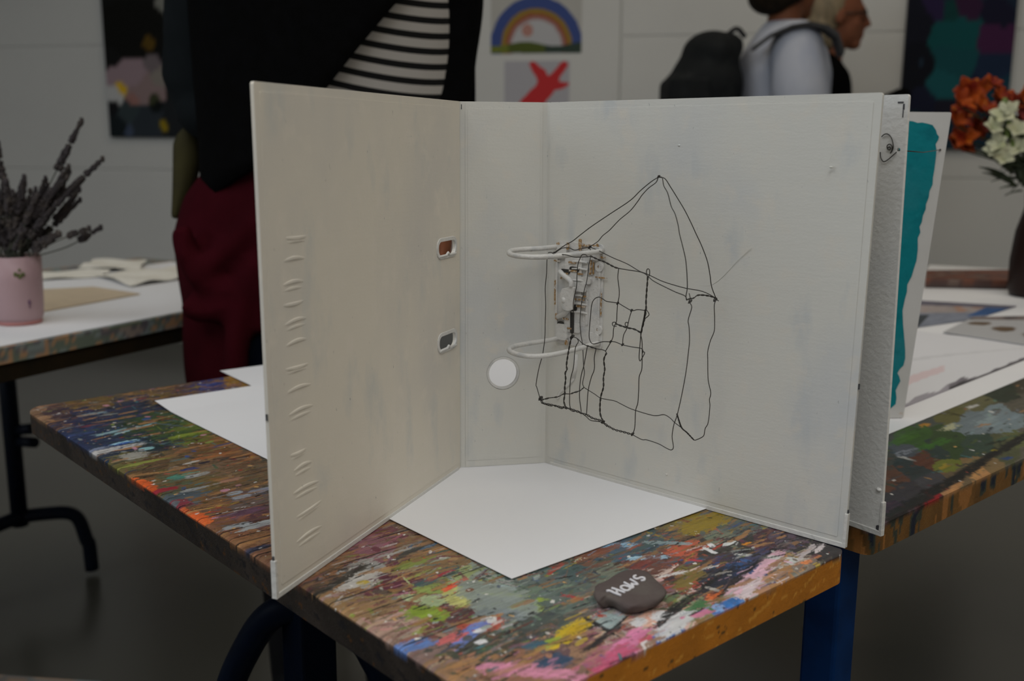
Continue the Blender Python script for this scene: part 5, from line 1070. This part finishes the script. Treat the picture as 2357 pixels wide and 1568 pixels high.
# open cardigan: shell with the opening slanting to the right
b = MB(); rowsO = []
for z in (.88, .92, .96, 1.02, 1.07, 1.12, 1.17, 1.22, 1.28, 1.34, 1.40):
    f_ = (z-1.09)/.125; xl = .035+.098*max(-.75, min(1.1, f_)) if z > 1.02 else -.02; a1 = math.asin(max(-.95, min(.9, xl/.2))); a0 = 1.56-2*math.pi
    g2_ = .212 if z < 1.3 else .212-(z-1.3)*.45; h2_ = g2_*.78
    rowsO.append([np.array([cx+.008+g2_*math.sin(t_), lean_y(z)-h2_*math.cos(t_), z if z > 1.0 else 1.0-(1.0-z)*(.15+.85*max(0, -math.sin(t_))**1.5)]) for t_ in np.linspace(a1, a0, 48)])
b.rings(rowsO, close=False); o = b.build('cardigan', M['black_cloth'], pA, (cx, cy, 1.0), recalc=False)
q = o.modifiers.new('thick', 'SOLIDIFY'); q.thickness = .012; q.offset = 0
def sleeveR(b): limb(b, [(cx+.15, cy-.06, 1.34), (cx+.183, cy-.03, 1.22), (cx+.182, cy-.03, 1.12), (cx+.174, cy-.05, 1.02), (cx+.176, cy-.09, .91)], [.066, .058, .048, .044, .040])
blob('sleeve', sleeveR, .008, M['black_cloth'], pA, (cx, cy, 1.0), 4)
def sleeveL(b):
    limb(b, [(cx-.15, cy-.04, 1.34), (cx-.17, cy-.01, 1.24), (cx-.188, cy+.01, 1.14), (cx-.188, cy+.03, 1.06), (cx-.03, cy+.17, 1.00)], [.078, .076, .074, .066, .042]); b.ball((cx-.192, cy+.01, 1.04), (.060, .06, .055), n=10)
sl = blob('sleeve', sleeveL, .008, M['jacket'], pA, (cx, cy, 1.0), 4); sl['label'] = 'charcoal sleeve bent at the elbow'
b = MB(); b.rings([[np.array([x, y, z]) for x, y in ((cx-w0, cy-.12), (cx+w1, cy-.17), (cx+w1, cy-.155), (cx-w0, cy-.105))] for z, w0, w1 in ((.90, .085, .10), (.80, .100, .10), (.70, .118, .10), (.60, .125, .10), (.52, .125, .10))], smooth=False); b.build('cardigan_tail', M['navy'], pA, bevel=.004)
def trou(b):
    b.rings([ell((cx-.01+ox, cy, z), rx, ry, 32) for z, rx, ry, ox in ((.99, .16, .13, 0), (.95, .19, .14, 0), (.90, .225, .15, -.005), (.84, .220, .15, -.03), (.78, .208, .15, -.038), (.70, .200, .14, -.038))])
    limb(b, [(cx-.135, cy, .76), (cx-.145, cy-.01, .60), (cx-.115, cy-.02, .42), (cx-.085, cy, .30)], [.115, .105, .085, .060]); limb(b, [(cx+.045, cy, .76), (cx+.05, cy-.01, .60), (cx+.07, cy-.02, .42), (cx+.08, cy, .30)], [.105, .095, .08, .060])
_tr = trou
def trou_folds(b):
    _tr(b)
    for P_, r_ in ((((600, 500), (540, 560), (480, 615), (440, 650)), .020), (((415, 520), (430, 590), (470, 650), (540, 670)), .018), (((590, 600), (560, 690), (545, 780), (540, 880)), .020), (((420, 700), (470, 720), (530, 700)), .018),):
        b.tube(smooth_path([at_y(x, y, cy-.135) for x, y in P_], 5), r_, 8)
blob('trousers', trou_folds, .008, M['maroon'], pA, (cx, cy, .8), 9)
for x in (-.085, .08):  # dark shafts carried up the legs to stand in for shade under the table
    def boot_shaded_leg(b): limb(b, [(cx+x, cy, .36), (cx+x, cy, .06)], [.066, .05]); limb(b, [(cx+x, cy+.03, .045), (cx+x, cy-.10, .040), (cx+x, cy-.16, .034)], [.045, .042, .032])
    blob('boot_shaded_leg', boot_shaded_leg, .008, M['shoe'], pA, (cx+x, cy, .1), 3)
def hairA(b): b.ball(hA+np.array([-.01, .03, .035]), (.095, .10, .10), n=14); b.ball(hA+np.array([-.02, .06, -.05]), (.085, .06, .10), n=10)
blob('hair', hairA, .010, M['hair_brown'], pA, hA, 3)
def cloth_(b):
    b.rings([ell(at_y(x, y, 1.665), w, .025, 20) for x, y, w in ((448, 290, .012), (440, 305, .020), (433, 330, .024), (430, 380, .022), (424, 430, .018), (416, 475, .013), (410, 503, .009))])
tag(blob('cloth', cloth_, .006, M['olive'], None, at_y(430, 310, 1.665), 2), 'olive cloth hanging below the charcoal sleeve, left of the maroon trousers', 'cloth')

# person with the rucksack, seen from behind and the side
yb = 3.4; kx = lambda px, y_: float(at_y(px, 200, y_)[0]); kz = lambda py, y_: float(at_y(1800, py, y_)[2])
bx = kx(1800, yb); hB = np.array([kx(1792, yb), yb, kz(-42, yb)])
pB = thing('person', 'person in a pale blue shirt carrying a dark rucksack, facing right', 'person', (bx, yb, 0))
zs = kz(75, yb)
def bodyB(b):
    head_shapes(b, hB+np.array([.03, .02, .0]), (.85, .55, 0)); b.tube(smooth_path([(bx, yb, zs-.04), (bx, yb, 1.1), (bx, yb, .85)], 4), .11, 16)
    limb(b, [(bx, yb-.16, zs-.06), (bx+.02, yb-.20, zs-.33), (bx+.16, yb-.15, zs-.48)], [.045, .04, .028]); limb(b, [(bx, yb+.16, zs-.06), (bx+.02, yb+.20, zs-.33), (bx+.16, yb+.15, zs-.48)], [.045, .04, .028])
    hand(b, (bx+.16, yb-.15, zs-.48), (1, .2, -.5), (0, .3, -1)); hand(b, (bx+.16, yb+.15, zs-.48), (1, -.2, -.5), (0, -.3, -1))
    for k in (-1, 1): limb(b, [(bx, yb+.09*k, .85), (bx+.01, yb+.09*k, .46), (bx, yb+.09*k, .09)], [.085, .06, .045])
blob('body', bodyB, .010, M['skin'], pB, (bx, yb, 0))
def shirtB(b):
    b.rings([ell((bx, yb, z), rx, ry, 28) for z, rx, ry in ((.80, .15, .19), (.95, .15, .19), (1.10, .15, .19), (1.22, .15, .20), (zs-.06, .13, .20), (zs, .09, .12), (zs+.035, .062, .065))])
    limb(b, [(bx-.005, yb-.17, zs-.055), (bx+.0, yb-.215, zs-.20), (bx+.03, yb-.215, zs-.34), (bx+.13, yb-.16, zs-.46)], [.082, .088, .082, .05]); limb(b, [(bx, yb+.17, zs-.055), (bx+.02, yb+.215, zs-.30), (bx+.13, yb+.16, zs-.46)], [.075, .075, .05])
blob('shirt', shirtB, .012, M['shirt_blue'], pB, (bx, yb, 1.1), 5)
def hairB(b): b.ball(hB+np.array([-.012, -.004, .03]), (.108, .098, .105), n=14); b.ball(hB+np.array([-.045, -.02, -.045]), (.075, .088, .062), n=12); b.ball(hB+np.array([.0, -.05, -.02]), (.075, .05, .06), n=10)
blob('hair', hairB, .012, M['hair_brown'], pB, hB, 3)
def trB(b):
    b.rings([ell((bx, yb, z), .14, .175, 24) for z in (.92, .80, .72)])
    for k in (-1, 1): limb(b, [(bx, yb+.09*k, .80), (bx+.01, yb+.09*k, .45), (bx, yb+.09*k, .07)], [.10, .08, .065])
blob('trousers', trB, .014, M['trouser_dark'], pB, (bx, yb, .6), 3)
for k in (-1, 1):
    def shB(b): limb(b, [(bx-.04, yb+.09*k, .045), (bx+.15, yb+.09*k, .038)], [.045, .036])
    blob('shoe', shB, .012, M['shoe'], pB, (bx, yb+.09*k, .04), 2)
bag = thing('rucksack', 'dark rucksack on the back of the person in the pale blue shirt', 'bag', (kx(1640, yb), yb-.02, kz(260, yb)))
def bagm(b):
    X0 = lambda px: kx(px, yb-.06)
    b.ball((X0(1634), yb-.05, kz(130, yb)), (.092, .15, .075), n=14); b.ball((X0(1625), yb-.05, kz(200, yb)), (.118, .16, .12), n=14); b.ball((X0(1612), yb-.05, kz(300, yb)), (.138, .17, .20), n=14)
    b.box((X0(1600), yb-.06, kz(240, yb)), (.20, .26, .16)); b.ball((X0(1665), yb-.04, kz(112, yb)), (.062, .12, .045), n=10)
blob('main_bag', bagm, .014, M['rucksack'], bag, (kx(1640, yb), yb-.02, kz(260, yb)), 5)
b = MB(); b.rings([[np.array([kx(x, yb), y_, kz(y, yb)])+np.array(o_) for o_ in ((0, -.03, 0), (0, .03, 0), (.006, .03, .016), (.006, -.03, .016))] for x, y, y_ in ((1695, 132, yb-.20), (1730, 104, yb-.21), (1765, 88, yb-.22), (1805, 82, yb-.225), (1838, 90, yb-.235), (1858, 108, yb-.255), (1866, 150, yb-.285))], smooth=False); b.build('shoulder_strap', M['strap'], bag, bevel=.003)
b = MB(); b.box((kx(1565, yb), yb-.20, kz(215, yb)), (.12, .02, .07)); b.build('front_pocket', M['rucksack'], bag, bevel=.008)
b = MB(); b.tube(smooth_path([(kx(1660, yb), yb-.06, kz(85, yb)), (kx(1680, yb), yb-.07, kz(72, yb)), (kx(1700, yb), yb-.06, kz(90, yb))], 5), .008, 8); b.build('grab_handle', M['strap'], bag)

# woman with glasses, in profile
yc = 3.94; hC = np.array([kx(1917, yc), yc, kz(48, yc)+.012]); dx_ = kx(1872, yc)
pC = thing('person', 'grey-blond person with glasses in a black top, in profile facing right', 'person', (dx_, yc, 0))
zc_ = hC[2]-.20
def bodyC(b):
    head_shapes(b, hC, (1, -.12, 0), 1.04); b.tube(smooth_path([(dx_, yc, zc_), (dx_, yc, 1.0), (dx_, yc, .80)], 4), .105, 16)
    limb(b, [(dx_, yc-.15, zc_-.03), (dx_+.02, yc-.18, zc_-.24), (kx(2040, yc)-.02, yc-.14, kz(232, yc))], [.045, .04, .028]); limb(b, [(dx_, yc+.15, zc_-.03), (dx_+.02, yc+.18, zc_-.28), (dx_+.20, yc+.14, zc_-.30)], [.045, .04, .028])
    hand(b, (kx(2040, yc), yc-.14, kz(238, yc)), (.35, .1, -1), (-1, .1, 0)); hand(b, (dx_+.20, yc+.14, zc_-.30), (1, -.2, .1), (0, -.3, -1))
    for k in (-1, 1): limb(b, [(dx_, yc+.09*k, .80), (dx_+.01, yc+.09*k, .44), (dx_, yc+.09*k, .09)], [.085, .06, .045])
blob('body', bodyC, .0085, M['skin_pale'], pC, (dx_, yc, 0), 4)
def topC(b):
    b.rings([ell((dx_, yc, z), rx, ry, 28) for z, rx, ry in ((.74, .155, .19), (.95, .15, .185), (1.08, .15, .185), (zc_-.03, .13, .19), (zc_+.035, .10, .12), (zc_+.07, .066, .07))])
    limb(b, [(dx_+.01, yc-.16, zc_-.045), (dx_+.03, yc-.19, zc_-.22), (kx(2045, yc), yc-.145, kz(226, yc))], [.080, .066, .036]); limb(b, [(dx_, yc+.16, zc_-.045), (dx_+.03, yc+.19, zc_-.26), (dx_+.18, yc+.145, zc_-.29)], [.07, .06, .042])
blob('top', topC, .012, M['black_cloth'], pC, (dx_, yc, 1.0), 4)
def hairC(b): b.ball(hC+np.array([-.038, 0, .03]), (.085, .088, .098), n=14); b.ball(hC+np.array([-.07, 0, -.045]), (.058, .078, .075), n=12); b.ball(hC+np.array([-.01, 0, .075]), (.085, .078, .055), n=12); b.ball(hC+np.array([-.055, -.05, -.08]), (.035, .04, .05), n=10)
blob('hair', hairC, .010, M['hair_blond'], pC, hC, 3)
b = MB()
for k in (-1, 1):
    c = hC+np.array([.094, .032*k, .006]); b.tube([c+np.array([.003*math.cos(a), .023*math.cos(a), .018*math.sin(a)]) for a in np.linspace(0, 2*math.pi, 17)], .0026, 6, False)
    b.tube([hC+np.array([.092, .056*k, .010]), hC+np.array([.05, .072*k, .010]), hC+np.array([0, .080*k, .006])], .0026, 6)
b.tube([hC+np.array([.100, -.010, .010]), hC+np.array([.104, 0, .012]), hC+np.array([.100, .010, .010])], .0024, 6); b.build('glasses', M['glasses'], pC)
def trC(b):
    b.rings([ell((dx_, yc, z), .14, .17, 24) for z in (.86, .76, .68)])
    for k in (-1, 1): limb(b, [(dx_, yc+.09*k, .76), (dx_+.01, yc+.09*k, .42), (dx_, yc+.09*k, .07)], [.10, .08, .065])
blob('trousers', trC, .014, M['trouser_dark'], pC, (dx_, yc, .6), 3)
for k in (-1, 1):
    def shC(b): limb(b, [(dx_-.04, yc+.09*k, .045), (dx_+.14, yc+.09*k, .038)], [.044, .036])
    blob('shoe', shC, .012, M['shoe'], pC, (dx_, yc+.09*k, .04), 2)
